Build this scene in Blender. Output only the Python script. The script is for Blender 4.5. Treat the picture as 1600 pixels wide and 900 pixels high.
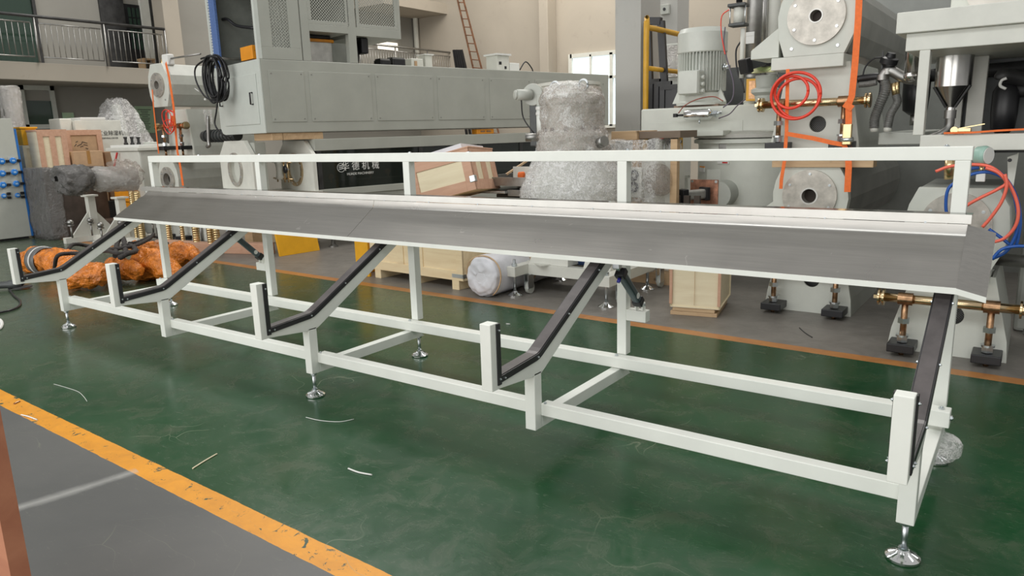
import bpy, bmesh, math, random
from mathutils import Vector, Matrix, noise
random.seed(7)
PI = math.pi
C = bpy.context.scene.collection
for o in list(bpy.data.objects):
    bpy.data.objects.remove(o)

# ---------------------------------------------------------------- camera
FPX = 1135.89
def rot3(a, b, c):
    return (Matrix.Rotation(a, 3, 'Z') @ Matrix.Rotation(b, 3, 'X') @ Matrix.Rotation(c, 3, 'Z'))
CR = rot3(.6264, 1.3607, -.0301)
CP = Vector((0, 0, 1.6))
cam = bpy.data.cameras.new('camera')
cam.sensor_width = 36
cam.lens = 36 * FPX / 1600
cam.clip_start = .05
cam.clip_end = 200
co = bpy.data.objects.new('camera', cam)
co.matrix_world = Matrix.Translation(CP) @ CR.to_4x4()
C.objects.link(co)
bpy.context.scene.camera = co

# ---------------------------------------------------------------- world and lights
w = bpy.data.worlds.new('world')
bpy.context.scene.world = w
w.use_nodes = True
bg = w.node_tree.nodes['Background']
bg.inputs[0].default_value = (1.0, .99, .965, 1)
bg.inputs[1].default_value = .50

def area(name, loc, target, sx, sy, power, col):
    l = bpy.data.lights.new(name, 'AREA')
    l.shape = 'RECTANGLE'
    l.size = sx
    l.size_y = sy
    l.energy = power
    l.color = col
    o = bpy.data.objects.new(name, l)
    o.location = loc
    o.rotation_euler = (Vector(target) - Vector(loc)).to_track_quat('-Z', 'Y').to_euler()
    C.objects.link(o)
    return o
area('hall_doorway_light', (-8, -9, 3.2), (-7, 6, 1.0), 26, 5, 1180, (1, .985, .96))
area('skylight_front', (-4, -4.5, 9.5), (-4, 3.5, 0), 18, 2.5, 620, (.97, 1, 1))
area('skylight_rear', (-8, 12.5, 13), (-7, 8, 0), 20, 3, 1900, (1, .97, .92))
area('far_wall_fill', (-11, 17, 9), (-15, 22, 3), 8, 3, 420, (1, .93, .82))  # added lamp that brightens the far wall, no window stands there
vs = bpy.context.scene.view_settings
vs.view_transform = 'Standard'
vs.look = 'None'
vs.gamma = 1
vs.exposure = 0.0
vs.use_curve_mapping = False

# ---------------------------------------------------------------- helpers
def ray(px, py):
    return CR @ Vector((px - 800, -(py - 450), -FPX))
def at(px, py, x=None, y=None, z=None):
    """world point seen at that pixel of the photograph, on the plane x=, y= or z="""
    r = ray(px, py)
    n, v = (0, x) if x is not None else (1, y) if y is not None else (2, z)
    t = (v - CP[n]) / r[n]
    return CP + r * t

def smoothpts(pts, k=6):
    P = [Vector(p) for p in pts]
    if len(P) < 3:
        return P
    out = []
    for i in range(len(P) - 1):
        a = P[i - 1] if i > 0 else P[i] * 2 - P[i + 1]
        b, c = P[i], P[i + 1]
        d = P[i + 2] if i + 2 < len(P) else P[i + 1] * 2 - P[i]
        for j in range(k):
            t = j / k
            out.append(.5 * ((2 * b) + (c - a) * t + (2 * a - 5 * b + 4 * c - d) * t * t + (3 * b - a - 3 * c + d) * t ** 3))
    out.append(P[-1])
    return out

class MB:
    def __init__(s):
        s.b = bmesh.new()
    def _f(s, vs, smooth=False):
        try:
            f = s.b.faces.new(vs)
            f.smooth = smooth
            return f
        except ValueError:
            return None
    def box(s, x0, x1, y0, y1, z0, z1):
        v = [s.b.verts.new((x, y, z)) for x in (x0, x1) for y in (y0, y1) for z in (z0, z1)]
        for q in ((0, 1, 3, 2), (4, 6, 7, 5), (0, 4, 5, 1), (2, 3, 7, 6), (0, 2, 6, 4), (1, 5, 7, 3)):
            s._f([v[i] for i in q])
        return s
    def hexa(s, p):      # eight corners: bottom four, top four
        v = [s.b.verts.new(q) for q in p]
        for q in ((0, 3, 2, 1), (4, 5, 6, 7), (0, 1, 5, 4), (1, 2, 6, 5), (2, 3, 7, 6), (3, 0, 4, 7)):
            s._f([v[i] for i in q])
        return s
    def beam(s, p0, p1, wd, h, up=(0, 0, 1)):
        p0, p1 = Vector(p0), Vector(p1)
        d = (p1 - p0).normalized()
        sd = d.cross(Vector(up))
        if sd.length < 1e-4:
            sd = d.cross(Vector((0, 1, 0)))
        sd.normalize()
        u = sd.cross(d)
        return s.hexa([p0 - sd * wd / 2 - u * h / 2, p0 + sd * wd / 2 - u * h / 2, p1 + sd * wd / 2 - u * h / 2, p1 - sd * wd / 2 - u * h / 2,
                       p0 - sd * wd / 2 + u * h / 2, p0 + sd * wd / 2 + u * h / 2, p1 + sd * wd / 2 + u * h / 2, p1 - sd * wd / 2 + u * h / 2])
    def _ring(s, c, u, v, r, n, ph=0):
        return [s.b.verts.new(c + (u * math.cos(ph + 2 * PI * i / n) + v * math.sin(ph + 2 * PI * i / n)) * r) for i in range(n)]
    def _frame(s, d):
        d = d.normalized()
        a = Vector((0, 0, 1)) if abs(d.z) < .9 else Vector((1, 0, 0))
        u = d.cross(a).normalized()
        return u, d.cross(u).normalized()
    def lathe(s, prof, o, axis, n=24, cap=True, smooth=True):
        """prof: (radius, height along axis)"""
        o, d = Vector(o), Vector(axis).normalized()
        u, v = s._frame(d)
        rings = []
        for r, h in prof:
            rings.append(s._ring(o + d * h, u, v, max(r, 1e-4), n))
        for a, b in zip(rings, rings[1:]):
            for i in range(n):
                s._f([a[i], a[(i + 1) % n], b[(i + 1) % n], b[i]], smooth)
        if cap:
            s._f(rings[0][::-1])
            s._f(rings[-1])
        return s
    def slathe(s, prof, o, axis, n=24, cap=True):
        """like lathe, but every corner of the profile stays crisp"""
        prof2 = list(zip(prof, prof[1:]))
        o, d = Vector(o), Vector(axis).normalized()
        u, v = s._frame(d)
        for (r0, h0), (r1, h1) in prof2:
            a = s._ring(o + d * h0, u, v, max(r0, 1e-4), n)
            b = s._ring(o + d * h1, u, v, max(r1, 1e-4), n)
            for i in range(n):
                s._f([a[i], a[(i + 1) % n], b[(i + 1) % n], b[i]], True)
        if cap:
            for r, h in (prof[0], prof[-1]):
                s._f(s._ring(o + d * h, u, v, max(r, 1e-4), n))
        return s
    def cyl(s, p0, p1, r, r2=None, n=20, smooth=True):
        p0, p1 = Vector(p0), Vector(p1)
        return s.lathe([(r, 0), (r if r2 is None else r2, (p1 - p0).length)], p0, p1 - p0, n, True, smooth)
    def hexn(s, p0, p1, r):
        return s.cyl(p0, p1, r, n=6, smooth=False)
    def tube(s, pts, r, n=8, k=6, closed=False):
        P = smoothpts(pts, k) if k > 1 else [Vector(p) for p in pts]
        rings = []
        pu = None
        for i, p in enumerate(P):
            a = P[max(i - 1, 0)]
            b = P[min(i + 1, len(P) - 1)]
            d = (b - a)
            if d.length < 1e-7:
                d = Vector((0, 0, 1))
            d.normalize()
            if pu is None:
                u, v = s._frame(d)
            else:
                u = (pu - d * pu.dot(d)).normalized()
                v = d.cross(u)
            pu = u
            rr = r(i / (len(P) - 1)) if callable(r) else r
            rings.append(s._ring(p, u, v, rr, n))
        for a, b in zip(rings, rings[1:]):
            for i in range(n):
                s._f([a[i], a[(i + 1) % n], b[(i + 1) % n], b[i]], True)
        s._f(rings[0][::-1])
        s._f(rings[-1])
        return s
    def _p3(s, axis, p, a):
        return {'x': (a, p[0], p[1]), 'y': (p[0], a, p[1]), 'z': (p[0], p[1], a)}[axis]
    def prism(s, poly, axis, a0, a1, smooth=False):
        A = [s.b.verts.new(s._p3(axis, p, a0)) for p in poly]
        B = [s.b.verts.new(s._p3(axis, p, a1)) for p in poly]
        s._f(A[::-1])
        s._f(B)
        n = len(poly)
        for i in range(n):
            s._f([A[i], A[(i + 1) % n], B[(i + 1) % n], B[i]], smooth)
        return s
    def plate(s, poly, axis, a0, a1, hole, n=64):
        """prism with a round hole (cx, cy, r); the outline must be star-shaped about the hole's centre"""
        cx, cy, r = hole
        angs = sorted(set([round(2 * PI * i / n, 5) for i in range(n)] + [round(math.atan2(p[1] - cy, p[0] - cx) % (2 * PI), 5) for p in poly]))
        out = []
        m = len(poly)
        for t in angs:
            dx, dy = math.cos(t), math.sin(t)
            best = None
            for i in range(m):
                (x0, y0), (x1, y1) = poly[i], poly[(i + 1) % m]
                ex, ey = x1 - x0, y1 - y0
                den = dx * ey - dy * ex
                if abs(den) < 1e-9:
                    continue
                k = ((x0 - cx) * ey - (y0 - cy) * ex) / den
                q = ((x0 - cx) * dy - (y0 - cy) * dx) / den
                if k > 0 and -1e-4 <= q <= 1.0001 and (best is None or k > best):
                    best = k
            out.append((cx + dx * best, cy + dy * best))
        inn = [(cx + r * math.cos(t), cy + r * math.sin(t)) for t in angs]
        V = [[s.b.verts.new(s._p3(axis, p, a)) for p in ring] for ring in (out, inn) for a in (a0, a1)]
        O0, O1, I0, I1 = V
        k = len(angs)
        for i in range(k):
            j = (i + 1) % k
            s._f([O0[i], O0[j], I0[j], I0[i]])
            s._f([O1[i], I1[i], I1[j], O1[j]])
            s._f([O0[i], O1[i], O1[j], O0[j]])
            s._f([I0[i], I0[j], I1[j], I1[i]], True)
        return s
    def strip(s, pts, wd, th, up):
        """flat webbing along a path; up = thickness direction"""
        P = [Vector(p) for p in pts]
        U = Vector(up).normalized()
        last = None
        for i, p in enumerate(P):
            d = (P[min(i + 1, len(P) - 1)] - P[max(i - 1, 0)]).normalized()
            sd = d.cross(U).normalized() * wd / 2
            t = U * th / 2
            q = [s.b.verts.new(p + a) for a in (-sd - t, sd - t, sd + t, -sd + t)]
            if last:
                for j in range(4):
                    s._f([last[j], last[(j + 1) % 4], q[(j + 1) % 4], q[j]])
            else:
                s._f(q[::-1])
            last = q
        s._f(last)
        return s
    def sphere(s, c, rx, ry=None, rz=None, n=16, m=10):
        ry = ry or rx
        rz = rz or rx
        c = Vector(c)
        rows = []
        for j in range(1, m):
            a = PI * j / m
            rows.append([s.b.verts.new(c + Vector((rx * math.sin(a) * math.cos(2 * PI * i / n), ry * math.sin(a) * math.sin(2 * PI * i / n), rz * math.cos(a)))) for i in range(n)])
        t = s.b.verts.new(c + Vector((0, 0, rz)))
        b = s.b.verts.new(c - Vector((0, 0, rz)))
        for i in range(n):
            s._f([t, rows[0][i], rows[0][(i + 1) % n]], True)
            s._f([b, rows[-1][(i + 1) % n], rows[-1][i]], True)
        for a_, b_ in zip(rows, rows[1:]):
            for i in range(n):
                s._f([a_[i], b_[i], b_[(i + 1) % n], a_[(i + 1) % n]], True)
        return s
    def sub(s, cuts):
        bmesh.ops.subdivide_edges(s.b, edges=s.b.edges[:], cuts=cuts, use_grid_fill=True)
        return s
    def rough(s, amp, sc, seed=0, stretch=(1, 1, 1)):
        for v in s.b.verts:
            q = Vector((v.co.x * stretch[0], v.co.y * stretch[1], v.co.z * stretch[2])) * sc + Vector((seed * 7.3, seed * 3.1, seed))
            v.co += noise.noise_vector(q) * amp
        return s
    def ridged(s, amp, sc, seed=0):
        s.b.normal_update()
        mv = []
        for v in s.b.verts:
            q = v.co * sc + Vector((seed * 5.1, seed, seed * 2.2))
            k = 1 - abs(noise.noise(q)) * 2.2 + .5 * (1 - abs(noise.noise(q * 2.3)) * 2)
            mv.append((v, v.normal * (k - .7) * amp))
        for v, d in mv:
            v.co += d
        return s
    def smoothall(s):
        for f in s.b.faces:
            f.smooth = True
        return s
    def each(s, name, mat, parent=None, bev=0):
        """one object for every separate piece"""
        bm = s.b
        seen, comps = set(), []
        for v in bm.verts:
            if v in seen: continue
            st, comp = [v], []
            seen.add(v)
            while st:
                a = st.pop()
                comp.append(a)
                for e in a.link_edges:
                    b = e.other_vert(a)
                    if b not in seen:
                        seen.add(b); st.append(b)
            lo = [min(a.co[i] for a in comp) - 1e-4 for i in range(3)]
            hi = [max(a.co[i] for a in comp) + 1e-4 for i in range(3)]
            comps.append([lo, hi, comp])
        done = []
        for lo, hi, comp in comps:
            hit = [d for d in done if all(d[0][i] <= hi[i] and lo[i] <= d[1][i] for i in range(3))]
            for d in hit:
                done.remove(d)
                lo = [min(lo[i], d[0][i]) for i in range(3)]
                hi = [max(hi[i], d[1][i]) for i in range(3)]
                comp = comp + d[2]
            done.append([lo, hi, comp])
        out = []
        for lo, hi, comp in done:
            mb = MB()
            mp = {v: mb.b.verts.new(v.co) for v in comp}
            fs = {f for v in comp for f in v.link_faces}
            for f in fs:
                mb._f([mp[v] for v in f.verts], f.smooth)
            out.append(mb.build(name, mat, parent, bev))
        bm.free()
        return out
    def build(s, name, mat, parent=None, bev=0, label=None, seg=2):
        bmesh.ops.recalc_face_normals(s.b, faces=s.b.faces[:])
        me = bpy.data.meshes.new(name)
        s.b.to_mesh(me)
        s.b.free()
        me.materials.append(mat)
        o = bpy.data.objects.new(name, me)
        C.objects.link(o)
        if bev:
            md = o.modifiers.new('bevel', 'BEVEL')
            md.width = bev
            md.segments = seg
            md.limit_method = 'ANGLE'
            md.angle_limit = .7
        if label:
            o['label'] = label
        if parent:
            o.parent = parent
        return o

def tag(o, label, cat, group=None, kind=None):
    if label: o['label'] = label
    if cat: o['category'] = cat
    if group: o['group'] = group
    if kind: o['kind'] = kind
    return o
def thing(name, label, cat, loc=(0, 0, 0), rz=0, group=None):
    o = bpy.data.objects.new(name, None)
    o.empty_display_size = .1
    o.location = loc
    o.rotation_euler = (0, 0, rz)
    C.objects.link(o)
    return tag(o, label, cat, group)
def loc_at(t, px, py, x=None, y=None, z=None):
    """same as at(), in the local frame of a thing"""
    m = (Matrix.Translation(t.location) @ Matrix.Rotation(t.rotation_euler.z, 4, 'Z')).inverted()
    c = m @ CP
    r = m.to_3x3() @ ray(px, py)
    n, v = (0, x) if x is not None else (1, y) if y is not None else (2, z)
    return c + r * ((v - c[n]) / r[n])
def copy_tree(o, parent=None):
    c = o.copy()
    C.objects.link(c)
    if parent:
        c.parent = parent
    for ch in list(o.children):
        copy_tree(ch, c)
    return c
def struct(o):
    o['kind'] = 'structure'
    return o
def text_mesh(name, body, size, mat, parent, loc, rot, depth=.001, align='CENTER'):
    cu = bpy.data.curves.new(name, 'FONT')
    cu.body = body
    cu.size = size
    cu.extrude = depth
    cu.align_x = align
    to = bpy.data.objects.new(name + '_tmp', cu)
    C.objects.link(to)
    dg = bpy.context.evaluated_depsgraph_get()
    me = bpy.data.meshes.new_from_object(to.evaluated_get(dg))
    bpy.data.objects.remove(to)
    me.materials.clear()
    me.materials.append(mat)
    o = bpy.data.objects.new(name, me)
    C.objects.link(o)
    o.location = loc
    o.rotation_euler = rot
    o.parent = parent
    return o

# ---------------------------------------------------------------- materials
def nt(name):
    m = bpy.data.materials.new(name)
    m.use_nodes = True
    t = m.node_tree
    return m, t, t.nodes['Principled BSDF']
def N(t, typ, **k):
    n = t.nodes.new(typ)
    for a, b in k.items():
        setattr(n, a, b)
    return n
def coords(t, stretch=(1, 1, 1), world=False):
    mp = N(t, 'ShaderNodeMapping')
    mp.inputs['Scale'].default_value = stretch
    if world:
        g = N(t, 'ShaderNodeNewGeometry')
        t.links.new(g.outputs['Position'], mp.inputs['Vector'])
    else:
        g = N(t, 'ShaderNodeTexCoord')
        t.links.new(g.outputs['Object'], mp.inputs['Vector'])
    return mp.outputs['Vector']
def noise_n(t, vec, scale, detail=4, rough=.55, dist=0):
    n = N(t, 'ShaderNodeTexNoise')
    n.inputs['Scale'].default_value = scale
    n.inputs['Detail'].default_value = detail
    n.inputs['Roughness'].default_value = rough
    n.inputs['Distortion'].default_value = dist
    t.links.new(vec, n.inputs['Vector'])
    return n.outputs['Fac']
def ramp(t, fac, stops):
    r = N(t, 'ShaderNodeValToRGB')
    e = r.color_ramp.elements
    while len(e) < len(stops):
        e.new(.5)
    for q, (p, c) in zip(e, stops):
        q.position = p
        q.color = (*c, 1) if len(c) == 3 else c
    t.links.new(fac, r.inputs['Fac'])
    return r.outputs['Color']
def mixc(t, fac, a, b, mode='MIX'):
    n = N(t, 'ShaderNodeMix', data_type='RGBA', blend_type=mode)
    for sk, v in ((n.inputs['Factor'], fac), (n.inputs[6], a), (n.inputs[7], b)):
        if isinstance(v, (int, float)):
            sk.default_value = v
        elif isinstance(v, tuple):
            sk.default_value = (*v, 1)
        else:
            t.links.new(v, sk)
    return n.outputs[2]
def math_n(t, op, a, b=0, c=0):
    n = N(t, 'ShaderNodeMath', operation=op)
    for i, v in enumerate((a, b, c)):
        if isinstance(v, (int, float)):
            n.inputs[i].default_value = v
        else:
            t.links.new(v, n.inputs[i])
    return n.outputs[0]
def bump_n(t, h, strength, dist=.01):
    b = N(t, 'ShaderNodeBump')
    b.inputs['Strength'].default_value = strength
    b.inputs['Distance'].default_value = dist
    t.links.new(h, b.inputs['Height'])
    return b.outputs['Normal']

def M(name, col, rough=.5, metal=0, var=.08, scale=5, stretch=(1, 1, 1), bump=0, bscale=60, rvar=0, coat=0, bstretch=None):
    m, t, p = nt(name)
    v = coords(t, stretch)
    f = noise_n(t, v, scale, 5, .6)
    lo = tuple(c * (1 - var * 1.6) for c in col)
    hi = tuple(min(c * (1 + var), 1) for c in col)
    t.links.new(ramp(t, f, [(.3, lo), (.7, hi)]), p.inputs['Base Color'])
    p.inputs['Metallic'].default_value = metal
    p.inputs['Roughness'].default_value = rough
    if rvar:
        t.links.new(ramp(t, f, [(.3, (rough - rvar,) * 3), (.7, (rough + rvar,) * 3)]), p.inputs['Roughness'])
    if bump:
        f2 = noise_n(t, coords(t, bstretch or stretch), bscale, 3)
        t.links.new(bump_n(t, f2, bump), p.inputs['Normal'])
    if coat:
        p.inputs['Coat Weight'].default_value = coat
        p.inputs['Coat Roughness'].default_value = .1
    return m

WHITE = M('white_enamel', (.80, .82, .765), .38, var=.03)
MACH = M('pale_grey_machine_enamel', (.63, .645, .585), .4, var=.04)
CAB = M('grey_green_sheet_metal', (.395, .405, .36), .33, var=.05, scale=2)
CABIN = M('grey_inner_sheet_metal', (.20, .21, .19), .5, var=.1)
OFFW = M('off_white_paint', (.68, .68, .62), .45, var=.05)
RUB = M('black_rubber', (.018, .018, .020), .42, var=.2)
BLK = M('black_plastic', (.015, .015, .017), .38, var=.2)
DARK = M('dark_iron', (.045, .045, .045), .5, .3, var=.3)
CHAR = M('charcoal_paint', (.07, .075, .075), .4, .2, var=.15)
BLU_C = M('dark_anodised_cylinder', (.10, .13, .145), .32, .6, var=.15)
STEEL = M('stainless_steel', (.58, .57, .55), .24, 1, var=.1, scale=3)
STEELD = M('dull_steel', (.36, .355, .34), .42, 1, var=.15, scale=8)
CHROME = M('chrome', (.75, .76, .76), .12, 1, var=.03)
ZINC = M('zinc_plating', (.62, .66, .68), .28, 1, var=.08)
GOLD = M('yellow_zinc_plating', (.66, .50, .30), .22, 1, var=.10, scale=2, stretch=(1, 1, 1))
BRONZE = M('bronze_thread', (.42, .25, .14), .35, 1, var=.25, scale=30)
BRASS = M('brass', (.80, .62, .34), .28, 1, var=.12)
ALU = M('machined_aluminium', (.60, .59, .56), .45, .85, var=.12, scale=9)
FLANGE = M('ground_steel_flange', (.52, .49, .44), .42, .55, var=.2, scale=10)
CASTG = M('grey_motor_enamel', (.47, .485, .44), .38, var=.05)
MOTG = M('pale_motor_enamel', (.60, .62, .57), .33, var=.04)
LIPS = M('lip_reflection_steel', (.70, .69, .655), .34, 1, var=.06)  # steel lightened to carry the bright reflection on the lip
BLUE = M('blue_paint', (.03, .17, .50), .4, var=.08)
BLUEP = M('blue_plastic_socket', (.02, .20, .62), .35, var=.08)
ORANGE = M('orange_paint', (.86, .33, .02), .4, var=.08)
YEL = M('yellow_paint', (.80, .40, .015), .38, var=.06)
YELP = M('yellow_rail_paint', (.66, .36, .03), .4, var=.1)
RED = M('red_plastic', (.62, .02, .02), .35, var=.1)
STRAP = M('orange_webbing', (.95, .19, .035), .6, var=.08, scale=30, bump=.3, bscale=300)
REDH = M('red_air_hose', (.85, .06, .03), .25, var=.06)
ORH = M('coral_air_hose', (.90, .16, .10), .28, var=.06)
BLUH = M('blue_air_hose', (.015, .10, .42), .25, var=.08)
GREYH = M('ribbed_grey_hose', (.16, .16, .15), .4, var=.2, scale=40)
PAPER = M('white_paper_label', (.75, .75, .72), .6, var=.02)
GREENP = M('green_poster_paper', (.40, .56, .38), .6, var=.06)
INK = M('dark_ink', (.03, .03, .03), .6, var=.05)
GREENBOX = M('pale_green_gauge_case', (.33, .50, .43), .35, var=.04)
WHITEP = M('white_sheeting', (.72, .72, .76), .5, var=.06, scale=6, bump=.5, bscale=9)
CARD = M('cardboard', (.52, .34, .20), .75, var=.12, scale=4)
TAPE = M('brown_parcel_tape', (.42, .22, .07), .3, var=.1)
PIPEW = M('white_plastic_pipe', (.72, .74, .70), .35, var=.04)

def wood(name, a, b, knots=True, scale=3.0, rough=.6):
    m, t, p = nt(name)
    v = coords(t, (.6, 5, 5))
    f = noise_n(t, v, scale, 6, .6, .6)
    c = ramp(t, f, [(.25, b), (.7, a)])
    f3 = noise_n(t, coords(t), 5.5, 2)
    k = ramp(t, f3, [(.70, (0, 0, 0)), (.78, (1, 1, 1))])
    if knots:
        c = mixc(t, k, c, tuple(x * .45 for x in b))
    t.links.new(c, p.inputs['Base Color'])
    p.inputs['Roughness'].default_value = rough
    t.links.new(bump_n(t, f, .15, .003), p.inputs['Normal'])
    return m
PINE = wood('pale_pine_plywood', (.86, .72, .47), (.74, .57, .34))
PLYP = wood('pinkish_plywood', (.64, .39, .27), (.52, .29, .19), False)
TIMB = wood('rough_timber', (.62, .44, .26), (.46, .30, .17))
PALEP = wood('cream_plywood', (.84, .75, .54), (.74, .63, .43), False)
REDW = wood('reddish_timber_board', (.52, .22, .12), (.40, .15, .08), True, 2.0)

def film(name, col, base, hi, scale=9, stretch=(1, 1, 1), rough=.1, bump=.5, p0=.5, p1=.78):
    """stretch film: mostly see-through, with bright taut streaks and glossy creases"""
    m, t, p = nt(name)
    out = t.nodes['Material Output']
    v = coords(t, stretch)
    f = noise_n(t, v, scale * .7, 5, .62, 2.2)
    g = noise_n(t, coords(t, tuple(q * k for q, k in zip(stretch, (1, 1, .35)))), scale * 1.5, 4, .6, 4.5)
    p.inputs['Base Color'].default_value = (*col, 1)
    p.inputs['Roughness'].default_value = rough
    p.inputs['Specular IOR Level'].default_value = 1.0
    t.links.new(bump_n(t, math_n(t, 'ADD', f, g), bump, .03), p.inputs['Normal'])
    tr = N(t, 'ShaderNodeBsdfTransparent')
    mx = N(t, 'ShaderNodeMixShader')
    a = math_n(t, 'MAXIMUM', ramp(t, f, [(p0, (base,) * 3), (p1, (hi,) * 3)]), ramp(t, g, [(.50, (base,) * 3), (.545, (hi,) * 3), (.60, (base,) * 3)]))
    t.links.new(a, mx.inputs[0])
    t.links.new(tr.outputs[0], mx.inputs[1])
    t.links.new(p.outputs[0], mx.inputs[2])
    t.links.new(mx.outputs[0], out.inputs['Surface'])
    return m
WRAP = film('clear_stretch_film', (.97, .96, .95), .18, .82, 8, (1, 1, 2))
WRAPT = film('tinted_stretch_film', (.40, .33, .28), .22, .7, 6, (1, 1, 1.6))
FOIL = film('silvery_stretch_film', (.80, .78, .75), .55, 1.0, 10, (1, 1, 3), .12, .9)
FOIL.node_tree.nodes['Principled BSDF'].inputs['Metallic'].default_value = .55
DWRAP = film('dark_grey_wrapping_film', (.13, .125, .12), .95, 1.0, 8, (1, 1, 2), .12, .9)
OWRAP = M('orange_packing_film', (.80, .23, .03), .16, var=.35, scale=7, bump=1.0, bscale=16)
OWRAP.node_tree.nodes['Bump'].inputs['Distance'].default_value = .05
STRIPE = M('grey_tape_band', (.13, .13, .13), .4, var=.1)

def glass_m(name, col, alpha, rough=.05):
    m, t, p = nt(name)
    out = t.nodes['Material Output']
    p.inputs['Base Color'].default_value = (*col, 1)
    p.inputs['Roughness'].default_value = rough
    tr = N(t, 'ShaderNodeBsdfTransparent')
    mx = N(t, 'ShaderNodeMixShader')
    mx.inputs[0].default_value = alpha
    t.links.new(tr.outputs[0], mx.inputs[1])
    t.links.new(p.outputs[0], mx.inputs[2])
    t.links.new(mx.outputs[0], out.inputs['Surface'])
    return m
DGLASS = glass_m('dark_green_glass', (.035, .06, .045), .93)
TGLASS = glass_m('tank_window_glass', (.02, .025, .02), .72)
def emis(name, col, s):
    m, t, p = nt(name)
    p.inputs['Base Color'].default_value = (*col, 1)
    p.inputs['Emission Color'].default_value = (*col, 1)
    p.inputs['Emission Strength'].default_value = s
    return m
DAYG = emis('daylit_window_glass', (.80, .93, .98), .75)
ROOMG = emis('sunlit_far_window', (1.0, .93, .80), 1.0)

# perforated sheet: round holes on a diagonal grid, really see-through
def perf(name, col, pitch, axis):
    m, t, p = nt(name)
    out = t.nodes['Material Output']
    p.inputs['Base Color'].default_value = (*col, 1)
    p.inputs['Roughness'].default_value = .4
    g = N(t, 'ShaderNodeTexCoord')
    sp = N(t, 'ShaderNodeSeparateXYZ')
    t.links.new(g.outputs['Object'], sp.inputs[0])
    ua = sp.outputs[axis]
    ub = sp.outputs[2]
    res = None
    for off in (0, .5):
        d = []
        for q in (ua, ub):
            k = math_n(t, 'MULTIPLY', q, 1 / pitch)
            k = math_n(t, 'ADD', k, off + 100)
            k = math_n(t, 'FRACT', k)
            k = math_n(t, 'SUBTRACT', k, .5)
            d.append(math_n(t, 'MULTIPLY', k, k))
        s_ = math_n(t, 'ADD', d[0], d[1])
        h = math_n(t, 'LESS_THAN', s_, .085)
        res = h if res is None else math_n(t, 'MAXIMUM', res, h)
    tr = N(t, 'ShaderNodeBsdfTransparent')
    mx = N(t, 'ShaderNodeMixShader')
    t.links.new(res, mx.inputs[0])
    t.links.new(p.outputs[0], mx.inputs[1])
    t.links.new(tr.outputs[0], mx.inputs[2])
    t.links.new(mx.outputs[0], out.inputs['Surface'])
    return m
PERFY = perf('perforated_sheet_side', (.395, .405, .36), .042, 1)
PERFX = perf('perforated_sheet_end', (.395, .405, .36), .042, 0)

def plaster(name, col, stain, amt):
    m, t, p = nt(name)
    v = coords(t, (1, 1, 1), True)
    a = noise_n(t, v, .5, 6, .6, .6)
    b = noise_n(t, v, 2.2, 8, .7, 1.2)
    c = ramp(t, a, [(.3, tuple(x * .88 for x in col)), (.7, col)])
    c = mixc(t, ramp(t, b, [(.60, (0, 0, 0)), (.78, (amt,) * 3)]), c, stain)
    t.links.new(c, p.inputs['Base Color'])
    p.inputs['Roughness'].default_value = .85
    return m
WALL = plaster('warm_plaster', (.44, .395, .33), (.24, .20, .16), .5)
WALLG = plaster('greenish_grey_plaster', (.30, .29, .26), (.20, .18, .15), .3)
CONC = plaster('painted_concrete', (.50, .495, .465), (.25, .23, .20), .35)
CONCB = plaster('stained_slab_concrete', (.34, .31, .26), (.16, .13, .10), .6)
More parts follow.
